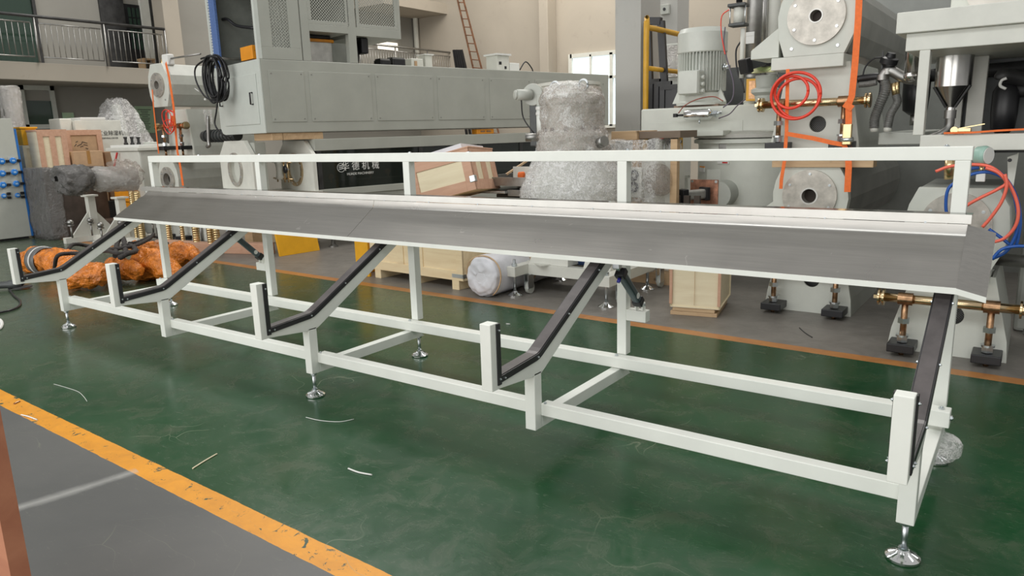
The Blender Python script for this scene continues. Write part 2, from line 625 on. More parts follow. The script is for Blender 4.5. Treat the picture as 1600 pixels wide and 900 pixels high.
# ---------------------------------------------------------------- floor
def floor_mat():
    m, t, p = nt('painted_factory_floor')
    g = N(t, 'ShaderNodeNewGeometry')
    sp = N(t, 'ShaderNodeSeparateXYZ')
    t.links.new(g.outputs['Position'], sp.inputs[0])
    X, Y = sp.outputs[0], sp.outputs[1]
    wv = coords(t, (1, 1, 1), True)
    wob = math_n(t, 'MULTIPLY', math_n(t, 'SUBTRACT', noise_n(t, wv, 9, 3), .5), .012)
    def line(y0, slope):   # signed distance to y = y0 + slope*x
        return math_n(t, 'ADD', math_n(t, 'SUBTRACT', math_n(t, 'SUBTRACT', Y, y0), math_n(t, 'MULTIPLY', X, slope)), wob)
    def gt(a, v):
        return math_n(t, 'GREATER_THAN', a, v)
    d1 = line(1.528, -.0205)         # front line, lower edge
    d2 = line(5.232, -.032)          # back line, lower edge
    n1 = noise_n(t, wv, .8, 7, .62, .4)
    n2 = noise_n(t, wv, 5, 8, .7, .8)
    n3 = noise_n(t, coords(t, (1, 4, 1), True), 14, 6, .7, 1.5)
    green = ramp(t, n1, [(.3, (.003, .040, .011)), (.55, (.006, .057, .017)), (.72, (.034, .076, .034))])
    dust = ramp(t, n2, [(.48, (0, 0, 0)), (.75, (.30,) * 3)])
    green = mixc(t, dust, green, (.10, .085, .055))
    # reflection greying the far left end, put into the floor colour
    far = ramp(t, math_n(t, 'ADD', math_n(t, 'MULTIPLY', X, -.09), math_n(t, 'MULTIPLY', n2, .35)), [(.55, (0, 0, 0)), (1.0, (.55,) * 3)])
    green = mixc(t, far, green, (.09, .095, .068))
    grey = ramp(t, n1, [(.3, (.085, .088, .086)), (.7, (.125, .125, .12))])
    grey2 = ramp(t, n2, [(.3, (.16, .148, .132)), (.7, (.24, .222, .20))])
    scr = ramp(t, n3, [(.60, (0, 0, 0)), (.72, (.38,) * 3)])
    # long hair scratches, warped voronoi edges
    vo = N(t, 'ShaderNodeTexVoronoi', feature='DISTANCE_TO_EDGE')
    vo.inputs['Scale'].default_value = 1.3
    mp = N(t, 'ShaderNodeMapping')
    mp.inputs['Rotation'].default_value = (0, 0, .5)
    mp.inputs['Scale'].default_value = (1, 2.6, 1)
    nn = N(t, 'ShaderNodeTexNoise')
    nn.inputs['Scale'].default_value = 1.5
    t.links.new(wv, nn.inputs['Vector'])
    ad = N(t, 'ShaderNodeVectorMath', operation='ADD')
    t.links.new(wv, ad.inputs[0])
    t.links.new(nn.outputs['Color'], ad.inputs[1])
    t.links.new(ad.outputs[0], mp.inputs['Vector'])
    t.links.new(mp.outputs[0], vo.inputs['Vector'])
    hair = ramp(t, vo.outputs['Distance'], [(0, (.5,) * 3), (.006, (0, 0, 0))])
    hair = math_n(t, 'MULTIPLY', hair, ramp(t, noise_n(t, wv, 1.1, 2), [(.56, (0, 0, 0)), (.66, (1, 1, 1))]))
    yel = ramp(t, n2, [(.3, (.60, .245, .018)), (.7, (.78, .33, .02))])
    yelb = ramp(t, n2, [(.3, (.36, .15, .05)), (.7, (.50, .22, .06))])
    chip = ramp(t, noise_n(t, wv, 12, 6, .75, .8), [(.60, (0, 0, 0)), (.612, (1, 1, 1))])
    yel = mixc(t, chip, yel, (.03, .07, .045))
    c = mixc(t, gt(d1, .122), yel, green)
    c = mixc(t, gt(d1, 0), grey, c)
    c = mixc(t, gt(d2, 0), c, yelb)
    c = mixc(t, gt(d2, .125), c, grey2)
    # chalky smear crossing the grey strip at the front
    sx = math_n(t, 'ADD', X, 3.0)
    a_, b_ = (at(40, 790, z=0)), (at(215, 735, z=0))
    dx, dy = b_.x - a_.x, b_.y - a_.y
    L = math.hypot(dx, dy)
    u = math_n(t, 'ADD', math_n(t, 'MULTIPLY', math_n(t, 'SUBTRACT', X, a_.x), dx / L), math_n(t, 'MULTIPLY', math_n(t, 'SUBTRACT', Y, a_.y), dy / L))
    v = math_n(t, 'ADD', math_n(t, 'MULTIPLY', math_n(t, 'SUBTRACT', X, a_.x), -dy / L), math_n(t, 'MULTIPLY', math_n(t, 'SUBTRACT', Y, a_.y), dx / L))
    bow = math_n(t, 'MULTIPLY', math_n(t, 'MULTIPLY', u, math_n(t, 'SUBTRACT', u, L)), .12)
    v = math_n(t, 'ADD', math_n(t, 'ABSOLUTE', math_n(t, 'SUBTRACT', v, bow)), math_n(t, 'MULTIPLY', math_n(t, 'SUBTRACT', n2, .5), .06))
    s1 = ramp(t, v, [(0, (.6,) * 3), (.05, (0, 0, 0))])
    s2 = math_n(t, 'MULTIPLY', gt(u, -.45), math_n(t, 'LESS_THAN', u, L))
    c = mixc(t, math_n(t, 'MULTIPLY', s1, s2), c, (.42, .42, .40))
    c = mixc(t, scr, c, (.20, .21, .17))
    c = mixc(t, hair, c, (.26, .28, .2))
    t.links.new(c, p.inputs['Base Color'])
    ru = ramp(t, n2, [(.3, (.17,) * 3), (.75, (.34,) * 3)])
    ru = mixc(t, math_n(t, 'MAXIMUM', gt(d2, 0), math_n(t, 'LESS_THAN', d1, .122)), ru, (.42, .42, .42))
    t.links.new(ru, p.inputs['Roughness'])
    p.inputs['Specular IOR Level'].default_value = .36
    t.links.new(bump_n(t, noise_n(t, wv, 3, 4), .05, .02), p.inputs['Normal'])
    return m
struct(MB().box(-24, 8, -14, 30, -.2, 0).build('floor', floor_mat()))

# ---------------------------------------------------------------- the long white rack
XS = [-7.019, -5.335, -3.635, -1.955, -.302]     # left faces of the five frames
TW = .06
rack = thing('pipe_rack', 'long white steel rack with a grey steel trough and five black-padded arms', 'rack', (-3.6, 3.3, 0))
RX, RY = -3.6, 3.3
def rk(mb): 
    for v in mb.b.verts: v.co -= Vector((RX, RY, 0))
    return mb
def foot(x, y, ztop, parent):
    f = rk(MB().slathe([(.057, 0), (.060, .004), (.060, .012), (.052, .017), (.028, .030), (.018, .040)], (x, y, 0), (0, 0, 1), 32)).build('levelling_foot', CHROME, parent)
    m = MB()
    for k in range(10):
        a = 2 * PI * k / 10
        m.beam((x + .022 * math.cos(a), y + .022 * math.sin(a), .036), (x + .050 * math.cos(a), y + .050 * math.sin(a), .020), .006, .006)
    rk(m).build('rib_ring', CHROME, f)
    rk(MB().cyl((x, y, .03), (x, y, ztop), .0115, n=16)).build('stud', ZINC, f)
    rk(MB().hexn((x, y, .036), (x, y, .048), .019)).build('nut', ZINC, f)
    rk(MB().hexn((x, y, ztop - .014), (x, y, ztop), .021)).build('nut', ZINC, f)
yF, yR = 2.782, 3.757
def bolt(m, p, d, r=.008, l=.009):
    p, d = Vector(p), Vector(d).normalized()
    m.hexn(p, p + d * l, r)
    m.cyl(p + d * l * .9, p + d * (l + .004), r * .5, n=8)
PADH = [.770, .775, .795, .775, .760]
for i, x in enumerate(XS):
    x1 = x + TW
    xc = x + TW / 2
    rk(MB().box(x, x1, yF, yF + .062, .156, .452)).build('front_post', WHITE, rack, .003)
    # tube on the floor side joining front and rear post
    rk(MB().prism([(yF + .062, .156), (yR + .06, .156), (yR + .06, .156), (yR, .2185), (yF + .062, .2185)], 'x', x, x1)).build('cross_tube', WHITE, rack, .003)
    ph = PADH[i]
    rk(MB().box(x, x1, 2.445, 2.505, .464, ph)).build('pad_post', WHITE, rack, .003)
    # bent arm
    b0, b1, b2 = (2.505, .464), (2.79, .452), (3.62, .905)
    poly = [(2.505, .464), (2.76, .440), (2.845, .440), (2.872, .452), (3.66, .900), (3.66, .985), (2.86, .545), (2.83, .532), (2.505, .508)]
    rk(MB().prism(poly, 'x', x, x1)).build('arm', WHITE, rack, .003)
    # rubber running along the top and down both flanks of the arm
    top = [(2.512, .492), (2.80, .514), (2.83, .520), (2.855, .532), (3.655, .967), (3.64, .995), (2.85, .562), (2.825, .550), (2.80, .545), (2.512, .524)]
    r = rk(MB().prism(top, 'x', x - .006, x1 + .006)).build('rubber_strip', RUB, rack, .002)
    rk(MB().prism([(2.512, .5245), (2.80, .5455), (2.825, .5505), (2.85, .5625), (3.64, .9955), (3.64, .9985), (2.849, .5655), (2.824, .5535), (2.80, .5485), (2.512, .5275)], 'x', x + .001, x1 - .001)).build('pale_top_face', M('pale_rubber_top', (.085, .075, .075), .33, var=.25, scale=7), r)  # top face of the strip, paler than its flanks
    m = MB()
    for (yy, zz) in ((2.535, .508), (2.81, .532), (3.10, .684), (3.42, .858)):
        for s_ in (-1, 1):
            bolt(m, ((x - .006) if s_ < 0 else (x1 + .006), yy, zz), (s_, 0, 0), .006, .004)
    rk(m).each('screw', ZINC, r)
    pad = rk(MB().box(x - .006, x1 + .006, 2.485, 2.513, .483, ph - .004)).build('pad', RUB, rack, .002)
    m = MB()
    for zz in (.512, ph - .035):
        for s_ in (-1, 1):
            bolt(m, ((x - .006) if s_ < 0 else (x1 + .006), 2.499, zz), (s_, 0, 0), .006, .004)
    rk(m).each('screw', ZINC, pad)
    rk(MB().box(x, x1, yR, yR + .06, .2845, 1.4245)).build('rear_post', WHITE, rack, .003)
    # gusset between rear post and trough
    rk(MB().prism([(3.757, 1.08), (3.757, 1.165), (3.69, 1.165), (3.69, 1.14)], 'x', x + .004, x1 - .004)).build('trough_bracket', WHITE, rack)
# rails
for a, b in zip(XS, XS[1:]):
    rk(MB().box(a + TW, b, yF + .062 - .012, yF + .122 - .012, .2215, .2842)).build('front_rail', WHITE, rack, .003)
rk(MB().box(XS[0], XS[4] + .0, 3.68, 3.755, .2215, .286)).build('rear_rail', WHITE, rack, .003)
rk(MB().box(XS[0] - .0, XS[4] + TW + .004, 3.757, 3.817, 1.4245, 1.4845)).build('top_rail', WHITE, rack, .003)
m = MB()
for i, x in enumerate(XS):
    bolt(m, (x + .02, 3.715, .286), (0, 0, 1), .011, .008)
    if i < 4:
        bolt(m, (x + TW + .02, yF + .06, .2842), (0, 0, 1), .009, .006)
for x in (-6.2, -5.31, -3.6, -1.92, -.36):
    bolt(m, (x + .02, 3.78, 1.4845), (0, 0, 1), .013, .005)
rk(m).each('bolt', ZINC, rack)
rk(MB().box(XS[4] + .004, XS[4] + TW + .028, 3.60, 3.675, .2455, .322)).build('end_clamp', WHITE, rack, .004)
m = MB(); bolt(m, (XS[4] + .05, 3.635, .322), (0, 0, 1), .013, .008); bolt(m, (XS[4] + TW + .028, 3.635, .285), (1, 0, 0), .013, .008)
rk(m).each('bolt', ZINC, rack)
for i in (0, 2, 4):
    foot(XS[i] + .03, yF + .032, .156, rack)
    if i < 4:
        foot(XS[i] + .03, yR + .032, .156, rack)
foot(XS[4] + .03, yR + .032, .156, rack)
# trough: sloping sheet with a rolled-up rear edge, a vertical lip and a folded end flap
def brushed():
    m, t, p = nt('brushed_trough_steel')
    v = coords(t, (.25, 8, 8))
    f = noise_n(t, v, 9, 6, .7)
    v2 = coords(t)
    blot = noise_n(t, v2, 2.2, 5, .6, .7)
    spots = ramp(t, noise_n(t, coords(t, (1, 1, 1)), 9, 3, .6, 2), [(.70, (0, 0, 0)), (.73, (.5,) * 3)])
    c = ramp(t, f, [(.3, (.37, .36, .34)), (.7, (.44, .425, .40))])
    c = mixc(t, spots, c, (.66, .65, .62))
    t.links.new(c, p.inputs['Base Color'])
    p.inputs['Metallic'].default_value = 1
    t.links.new(ramp(t, blot, [(.3, (.26,) * 3), (.7, (.38,) * 3)]), p.inputs['Roughness'])
    t.links.new(bump_n(t, f, .05, .002), p.inputs['Normal'])
    return m
BRUSH = brushed()
FY, FZ, BY, BZ = 3.39, .928, 3.675, 1.155
def sheet_prof():
    pts = [(FY, FZ)]
    n1 = (BY - FY, BZ - FZ)
    bend = [(.80, .0), (.84, .0012), (.88, .0045), (.92, .010), (.96, .018), (1.0, .028)]
    for k, dz in bend:
        pts.append((FY + n1[0] * k - dz * .25, FZ + n1[1] * k + dz * .0 - .012 + dz * .45))
    return pts
prof = [(FY, FZ)] + [(FY + a_, FZ + b_) for a_, b_ in ((.09, .0605), (.18, .121), (.256, .172), (.262, .1765), (.2665, .183), (.2695, .192), (.2725, .203), (.2755, .215), (.2785, .2285))]
BY, BZ = prof[-1]
xl, xr = -7.085, -.225
m = MB()
th = .004
def sheetmesh(prof, x0a, x1a, th=.004):
    """thin sheet following prof in y,z; x0a/x1a functions of k give its ends"""
    m = MB()
    n = len(prof)
    def row(k, s_):
        y, z = prof[k]
        return [m.b.verts.new((x0a(k), y, z - s_ * th)), m.b.verts.new((x1a(k), y, z - s_ * th))]
    for s_ in (0, 1):
        prev = row(0, s_)
        for k in range(1, n):
            if k <= 3:                       # the plane part: crisp facets
                cur = row(k, s_)
                m._f([prev[0], prev[1], cur[1], cur[0]], False)
                prev = row(k, s_) if k == 3 else cur
            else:
                cur = row(k, s_)
                m._f([prev[0], prev[1], cur[1], cur[0]], True)
                prev = cur
    for e in (0, 1):
        q = [row(k, 0)[e] for k in range(n)] + [row(k, 1)[e] for k in reversed(range(n))]
        m._f(q)
    for k in (0, n - 1):
        a_, b_ = row(k, 0), row(k, 1)
        m._f([a_[0], a_[1], b_[1], b_[0]])
    for v in [v for v in m.b.verts if not v.link_faces]:
        m.b.verts.remove(v)
    return m
xsplit = at(560, 360, y=3.5).x
rk(sheetmesh(prof, lambda k: xl + (.028 * k if k else 0) * .6, lambda k: xsplit - .0015)).build('trough_sheet', BRUSH, rack)
rk(sheetmesh(prof, lambda k: xsplit + .0015, lambda k: xr)).build('trough_sheet', BRUSH, rack)
m = MB()
for px, py in ((972, 346), (983, 348), (952, 382), (962, 383), (1478, 364), (1450, 384), (1466, 388), (1440, 416), (1460, 417), (585, 330), (575, 350), (568, 361), (603, 320)):
    c_ = at(px, py, y=3.5)
    yy = 3.5
    for _ in range(12):                      # settle on the sloping plane
        zz = FZ + (yy - FY) * .6719
        r_ = ray(px, py); tt = (zz - CP.z) / r_.z; yy = CP.y + r_.y * tt; xx_ = CP.x + r_.x * tt
    if FY + .01 < yy < FY + .25:
        dx_ = .019
        m.hexa([(xx_ - dx_, yy - .010, zz - .006), (xx_ + dx_ * .6, yy - .010, zz - .006), (xx_ + dx_, yy + .010, zz + .0075), (xx_ - dx_ * .6, yy + .010, zz + .0075), (xx_ - dx_, yy - .010, zz - .0055), (xx_ + dx_ * .6, yy - .010, zz - .0055), (xx_ + dx_, yy + .010, zz + .008), (xx_ - dx_ * .6, yy + .010, zz + .008)])
rk(m).each('tape_residue', M('tape_residue', (.72, .71, .67), .6), rack)
# end flap folded down
m = MB()
p = [(xr, prof[0][0], prof[0][1]), (xr, BY, BZ + .0), (xr + .105, BY + .01, BZ - .032), (xr + .105, FY + .015, FZ - .030)]
q = [(a, b, c - .004) for a, b, c in p]
m.hexa(q + p)
rk(m).build('end_flap', BRUSH, rack)
rk(MB().box(xl + .02, xr + .012, BY - .001, BY + .004, BZ + .003, BZ + .042)).build('trough_lip', LIPS, rack)
rk(MB().box(xl + .02, xr + .012, BY + .004, BY + .10, BZ + .036, BZ + .041)).build('rear_flange', M('dark_reflection_steel', (.11, .105, .095), .12, 1, var=.05), rack)  # flange steel darkened to carry the darkness it mirrors
m = MB()
xx = xl + .4
while xx < xr - .1:
    m.cyl((xx, BY - .004, BZ + .004), (xx, BY + .001, BZ + .004), .005, n=8)
    xx += .42
rk(m).each('rivet', ZINC, rack)
m = MB()
m.hexa([(xl, FY - .002, FZ - .024), (xr, FY - .002, FZ - .024), (xr, FY + .022, FZ - .024), (xl, FY + .022, FZ - .024),
        (xl, FY - .002, FZ + .001), (xr, FY - .002, FZ + .001), (xr, FY + .002, FZ + .0015), (xl, FY + .002, FZ + .0015)])
e = rk(m).build('front_edge', WHITE, rack)
rk(MB().hexa([(xr, FY - .002, FZ - .024), (xr + .105, FY + .012, FZ - .052), (xr + .105, FY + .022, FZ - .050), (xr, FY + .02, FZ - .024),
        (xr, FY - .002, FZ + .001), (xr + .105, FY + .012, FZ - .028), (xr + .105, FY + .022, FZ - .030), (xr, FY + .02, FZ - .006)])).build('flap_edge', WHITE, rack)
# pneumatic rams that tip the trough
for post, sgn in ((1, -1), (3, 1)):
    x = XS[post]
    xa, xb = (x + TW, x + TW + .125) if sgn > 0 else (x - .125, x)
    xm = (x + TW + .075) if sgn > 0 else (x - .07)
    br = rk(MB().box(xa, xb, yR, yR + .06, .498, .565)).build('ram_bracket', WHITE, rack, .003)
    rk(MB().box(xm - .026, xm - .016, yR + .012, yR + .05, .565, .61).box(xm + .016, xm + .026, yR + .012, yR + .05, .565, .61)).each('lug', WHITE, br)
    A, B = Vector((xm, yR + .03, .598)), Vector((xm, 3.50, .868))
    d = (B - A).normalized()
    ram = rk(MB().beam(A + d * .03, B - d * .065, .046, .046)).build('ram', BLU_C, rack, .012)
    rk(MB().beam(A + d * .012, A + d * .055, .056, .056)).build('end_cap', BLK, ram, .006)
    rk(MB().beam(B - d * .085, B - d * .045, .058, .058)).build('end_cap', BLK, ram, .006)
    rk(MB().cyl((xm - .034, A.y, A.z), (xm + .034, A.y, A.z), .008)).build('pivot_pin', ZINC, ram)
    rk(MB().cyl(B - d * .05, B + d * .01, .011)).build('rod', CHROME, ram)
    rk(MB().box(xm - .020, xm + .020, B.y - .02, B.y + .02, B.z - .01, B.z + .03)).build('clevis', ZINC, ram, .004)
    rk(MB().cyl(A + d * .1 + Vector((.023, 0, 0)), A + d * .1 + Vector((.0245, 0, 0)), .018)).build('maker_label', PAPER, ram)
    rk(MB().cyl(B - d * .065 + Vector((.0, -.02, -.025)), B - d * .065 + Vector((0, -.035, -.045)), .010)).build('air_fitting', M('blue_push_fitting', (.03, .03, .35), .3), ram)

# the plastic bag tied round the rear right foot
m = MB().sphere((XS[4] + .05, yR + .03, .075), .085, .08, .08, 24, 16).rough(.03, 14, 3)
fb = m.smoothall().build('plastic_bag', WRAP)
tag(fb, 'crumpled clear plastic bag around the rear right foot of the rack', 'bag')
# ---------------------------------------------------------------- the hall
WL, WB, MX = -18.5, 20.2, -17.0
struct(MB().box(WL - .3, WL, -6, WB + .3, 0, 10).build('wall_left', WALLG))
struct(MB().box(WL, 6, WB, WB + .3, 0, 10).build('wall_back', WALL))
def yl(px, py, x=MX): return at(px, py, x=x).y
def zl(px, py, x=MX): return at(px, py, x=x).z
# gallery slab and its beam
y_end = yl(266, 110)
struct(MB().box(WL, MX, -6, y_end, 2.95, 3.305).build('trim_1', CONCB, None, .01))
# column at the end of the gallery, and the wall beyond it
struct(MB().box(MX - .45, MX, y_end, yl(285, 60), 0, 9.5).build('trim_2', WALL, None, .01))
struct(MB().box(MX - .5, MX - .3, yl(285, 60), yl(345, 60), 0, 9.5).build('wall_inner', WALLG))
# further gallery with the ladder
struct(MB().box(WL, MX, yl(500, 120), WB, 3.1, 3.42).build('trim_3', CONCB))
struct(MB().box(WL, MX, yl(600, 20), WB, zl(710, 24), zl(710, 8)).build('trim_4', WALL))
def railing(name, label, y0, y1, z0, z1, bays, px_posts=None):
    t = thing(name, label, 'railing', (MX + .04, (y0 + y1) / 2, z0))
    oy = (y0 + y1) / 2
    h = z1 - z0
    MB().cyl((0, y0 - oy, h), (0, y1 - oy, h), .032, n=12).build('handrail', DARK if bays == 4 else STEELD, t)
    L = (y1 - y0) / bays
    for i in range(bays + 1):
        yy = y0 + i * L - oy
        MB().cyl((0, yy, 0), (0, yy, h), .024, n=10).build('post', STEELD, t)
    for i in range(bays):
        a, b = y0 + i * L + .08 - oy, y0 + (i + 1) * L - .08 - oy
        m = MB().cyl((0, a, h * .86), (0, b, h * .86), .014, n=8).cyl((0, a, h * .12), (0, b, h * .12), .014, n=8)
        k = max(4, int((b - a) / .105))
        for j in range(k + 1):
            yy = a + (b - a) * j / k
            m.cyl((0, yy, h * .12), (0, yy, h * .86), .0085, n=6)
        m.build('baluster_grille', STEELD, t)
    return t
railing('gallery_railing', 'steel railing with dark handrail along the upper gallery at the left', yl(0, 24) - 2.2, y_end - .05, 3.305, 4.21, 4)
railing('gallery_railing', 'pale steel railing of the far gallery behind the ladder', yl(560, 70), yl(712, 82), 3.42, 4.38, 3)
# upper storey behind the railing
def onwall(name, x, y0, y1, z0, z1, mat, th=.05):
    return struct(MB().box(x, x + th, y0, y1, z0, z1).build(name, mat))
wy = lambda px: at(px, 60, x=WL).y
w1 = onwall('window_1', WL, wy(0) - 2.5, wy(56), 3.32, 6.2, DGLASS)
m = MB().box(WL, WL + .09, wy(56), wy(61), 3.32, 6.2)
m.box(WL, WL + .09, wy(0) - 2.5, wy(56), 3.32, 3.42)
struct(m.build('window_frame', DARK, w1))
onwall('trim_5', WL, wy(61), wy(160), 3.305, 6.5, WALLG, .03)
d1 = onwall('door_1', WL, wy(160), wy(198), 3.305, 6.2, DARK, .06)
struct(MB().box(WL, WL + .10, wy(223), wy(236), 3.305, 6.5).build('trim_6', OFFW))
struct(MB().box(WL, WL + .10, wy(236), wy(246), 3.305, 6.5).build('trim_7', DARK))
# the doorway's dark opening with a shelf of glass squares inside
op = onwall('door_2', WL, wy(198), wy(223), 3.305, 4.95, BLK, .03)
m = MB()
for i in range(3):
    for j in range(4):
        a = wy(203) + i * (wy(222) - wy(203)) / 3
        m.box(WL + .03, WL + .05, a + .02, a + (wy(222) - wy(203)) / 3 - .02, 3.9 + j * .25, 4.12 + j * .25)
struct(m.build('glass_panes', DGLASS, op))
sh = tag(MB().box(WL + .06, WL + .4, wy(207), wy(225), 3.62, 3.66).box(WL + .08, WL + .38, wy(208), wy(210), 3.305, 3.62).box(WL + .08, WL + .38, wy(223), wy(225), 3.305, 3.62).build('wooden_shelf', TIMB),
    'small wooden shelf standing on the gallery in the dark doorway', 'shelf')
tag(MB().box(WL, WL + .03, wy(249), wy(254), 4.35, 4.5).build('wall_switch', BLK), 'small dark switch plate on the upper wall right of the doorway', 'switch')
# ground storey under the gallery
wg = lambda px: at(px, 170, x=WL).y
f = onwall('door_3', WL, wg(38), wg(80), 0, 2.62, DGLASS, .04)
m = MB().box(WL, WL + .10, wg(34), wg(39), 0, 2.95).box(WL, WL + .10, wg(80), wg(86), 0, 2.95).box(WL, WL + .10, wg(34), wg(86), 2.0, 2.1).box(WL, WL + .10, wg(34), wg(86), 2.85, 2.95)
struct(m.build('door_frame', CASTG, f))
struct(MB().box(WL, WL + .02, wg(39), wg(80), 2.1, 2.85).build('door_panel', WALLG, f))
def poster(name, label, a, b, z0, z1, mat, rows):
    t = thing(name, label, 'notice', (WL + .01, (a + b) / 2, z0))
    oy = (a + b) / 2
    MB().box(0, .02, a - oy, b - oy, 0, z1 - z0).build('sheet', mat, t)
    m = MB()
    for r in range(rows):
        z = (z1 - z0) * (.86 - .78 * r / rows)
        k = .38 if r == 0 else random.uniform(.15, .34)
        m.box(.02, .022, -(b - a) * k, (b - a) * k, z, z + (z1 - z0) * .022)
    m.build('printed_rows', INK if rows > 5 else BRASS, t)
poster('wall_notice', 'tall green printed notice on the wall behind the wrapped cone', wg(210), wg(238), zl(225, 208, WL), zl(225, 166, WL), GREENP, 12)
poster('wall_notice', 'small green sign low on the wall left of the wrapped cone', wg(95), wg(113), zl(105, 186, WL), zl(105, 176, WL), GREENP, 3)
# the far window, daylight outside
b = lambda px, py: at(px, py, y=WB - .06)
A, B_ = b(892, 88), b(955, 150)
x0, x1, z1 = A.x, b(985, 90).x, b(905, 87).z
z0 = b(905, 152).z
w2 = struct(MB().box(x0, x1, WB - .05, WB - .03, z0 - .9, z1).build('window_2', DAYG))
fr = MB()
fr.box(x0 - .06, x0 + .06, WB - .12, WB, z0 - .95, z1 + .06).box(x0, x1 + .1, WB - .12, WB, z1 - .06, z1 + .06)
xm = b(924, 120).x
fr.box(xm - .03, xm + .03, WB - .12, WB, z0 - .95, z1).box(b(956, 120).x - .05, b(956, 120).x + .05, WB - .12, WB, z0 - .9, z1)
zm = b(945, 121).z
fr.box(x0, x1 + .1, WB - .12, WB, zm - .04, zm + .04).box(x0, x1 + .1, WB - .12, WB, z0 - .95, z0 - .85)
struct(fr.build('window_frame', OFFW, w2))
# small bright window behind the far railing
yy0, yy1 = yl(590, 70, WL), yl(620, 70, WL)
struct(MB().box(WL, WL + .04, yy0, yy1, zl(605, 78, WL), zl(605, 66, WL)).build('window_3', ROOMG))
# pilaster and rain pipe on the back wall
bx = lambda px, y=WB: at(px, 60, y=y).x
struct(MB().box(bx(842, WB - .5), bx(856, WB - .5), WB - .5, WB, 0, 10).build('trim_8', WALL, None, .02))
struct(MB().cyl((at(678, 60, x=WL + .12).x, WB - .12, 3.4), (WL + .12, WB - .12, 10), .09, n=12).build('trim_9', OFFW))
# near concrete column, and one further off
c0, c1 = at(961, 100, y=9.0).x, at(1001, 100, y=9.0).x
struct(MB().box(c0, c1, 9.0, at(1031, 100, x=c1).y, 0, 10).build('trim_10', CONC, None, .008))
d0, d1_ = at(1029, 100, y=14).x, at(1057, 100, y=14).x
struct(MB().box(d0, d1_, 14, at(1075, 100, x=d1_).y, 0, 10).build('trim_11', CONC, None, .008))
cb = thing('cable_box', 'small junction box high on the rear concrete column', 'box', (at(1040, 15, y=13.98).x, 13.96, at(1040, 15, y=13.98).z))
MB().box(-.09, .09, -.04, .035, -.09, .09).build('case', CASTG, cb, .008)
MB().cyl((.0, -.045, 0), (0, -.03, 0), .03).build('knob', BLK, cb)
# ladder
t = thing('ladder', 'rusty brown ladder leaning against the far gallery', 'ladder', (at(735, 105, y=19.3).x, 19.3, 0))
P = [loc_at(t, 733, 105, y=0), loc_at(t, 745, 106, y=0), loc_at(t, 709, 0, y=0), loc_at(t, 717, 0, y=0)]
def ext(a, b, k): return a + (b - a) * k
R0, R1 = ext(P[0], P[2], -2.05), ext(P[0], P[2], 1.25)
S0, S1 = ext(P[1], P[3], -2.05), ext(P[1], P[3], 1.25)
rust = M('rusty_ladder_steel', (.20, .095, .05), .7, .2, var=.3)
MB().beam(R0, R1, .05, .035, (0, 1, 0)).build('side_rail', rust, t)
MB().beam(S0, S1, .05, .035, (0, 1, 0)).build('side_rail', rust, t)
for k in range(28):
    q = k / 27.3 + .015
    MB().cyl(ext(R0, R1, q), ext(S0, S1, q), .016, n=8).build('rung', rust, t)
t.location.z -= (R0.z)
for ch in t.children: pass
# things standing near the ladder
q = at(718, 104, y=19.0)
t = MB()
for i in range(5):
    b0_, b1_ = at(713 + i * 3.5, 104, y=19.0), at(709 + i * 3, 78, y=19.0)
    t.beam(b0_ + (b0_ - b1_) * (b0_.z / (b1_.z - b0_.z)), b1_, .07, .06, (0, 1, 0))
tag(t.build('black_pipe_bundle', BLK), 'leaning bundle of black pipes left of the ladder foot', 'pipes')
# ---------------------------------------------------------------- left: stacked cabinet and tanks, turned twelve degrees
CA = math.radians(-12)
base = at(415, 208, y=6.3)
cab = thing('machine_cabinet', 'long grey-green sheet metal machine cabinet with mesh guards, stacked on the tanks', 'machine', (base.x, base.y, 0), CA)
L_ = lambda px, py, **k: loc_at(cab, px, py, **k)
zb, zt = base.z, L_(415, 92, x=0).z
xl = L_(334, 100, y=0).x
yend = L_(951, 160, x=0).y
CABW = M('pale_cabinet_end', (.60, .635, .59), .38, var=.03)
MB().box(xl, 0, .02, yend, zb, zt).build('body', CAB, cab, .01)
MB().prism([(xl, zb + .10), (xl + .06, zb + .02), (xl + .10, zb), (0, zb), (0, zt), (xl, zt)], 'y', 0, .02).build('end_panel', CABW, cab, .003)
# door in the end panel
dx0, dx1 = L_(349, 150, y=0).x, L_(403, 150, y=0).x
dz0, dz1 = L_(403, 194, y=0).z, L_(397, 115, y=0).z
dr = MB().box(dx0, dx1, -.012, -.001, dz0, dz1).build('door', CABW, cab, .004)
h = L_(394, 163, y=-.03); h2 = L_(392, 145, y=-.03)
MB().tube([(h.x, -.012, h.z), (h.x, -.05, h.z), (h.x, -.05, h2.z), (h.x, -.012, h2.z)], .012, k=1).build('handle', BLK, dr)
h = L_(346, 166, y=-.03); h2 = L_(344, 158, y=-.03)
MB().tube([(h.x, -.012, h.z), (h.x, -.05, h.z), (h.x, -.05, h2.z), (h.x, -.012, h2.z)], .012, k=1).build('handle', BLK, cab)
# side panels
def sy(px, py=150): return L_(px, py, x=0).y
pans = [(422, 477), (485, 581), (588, 677), (684, 757), (765, 829), (836, 893), (898, 944)]
pz0, pz1 = zb + .145, zt - .145
for a, b in pans:
    p = MB().box(-.001, .008, sy(a), sy(b), pz0, pz1).build('side_panel', CAB, cab, .003)
    m = MB()
    for yy in (sy(a) + .04, sy(b) - .04):
        for zz in (pz0 + .04, pz1 - .04):
            m.hexn((.008, yy, zz), (.013, yy, zz), .009)
    m.each('screw', STEELD, p)
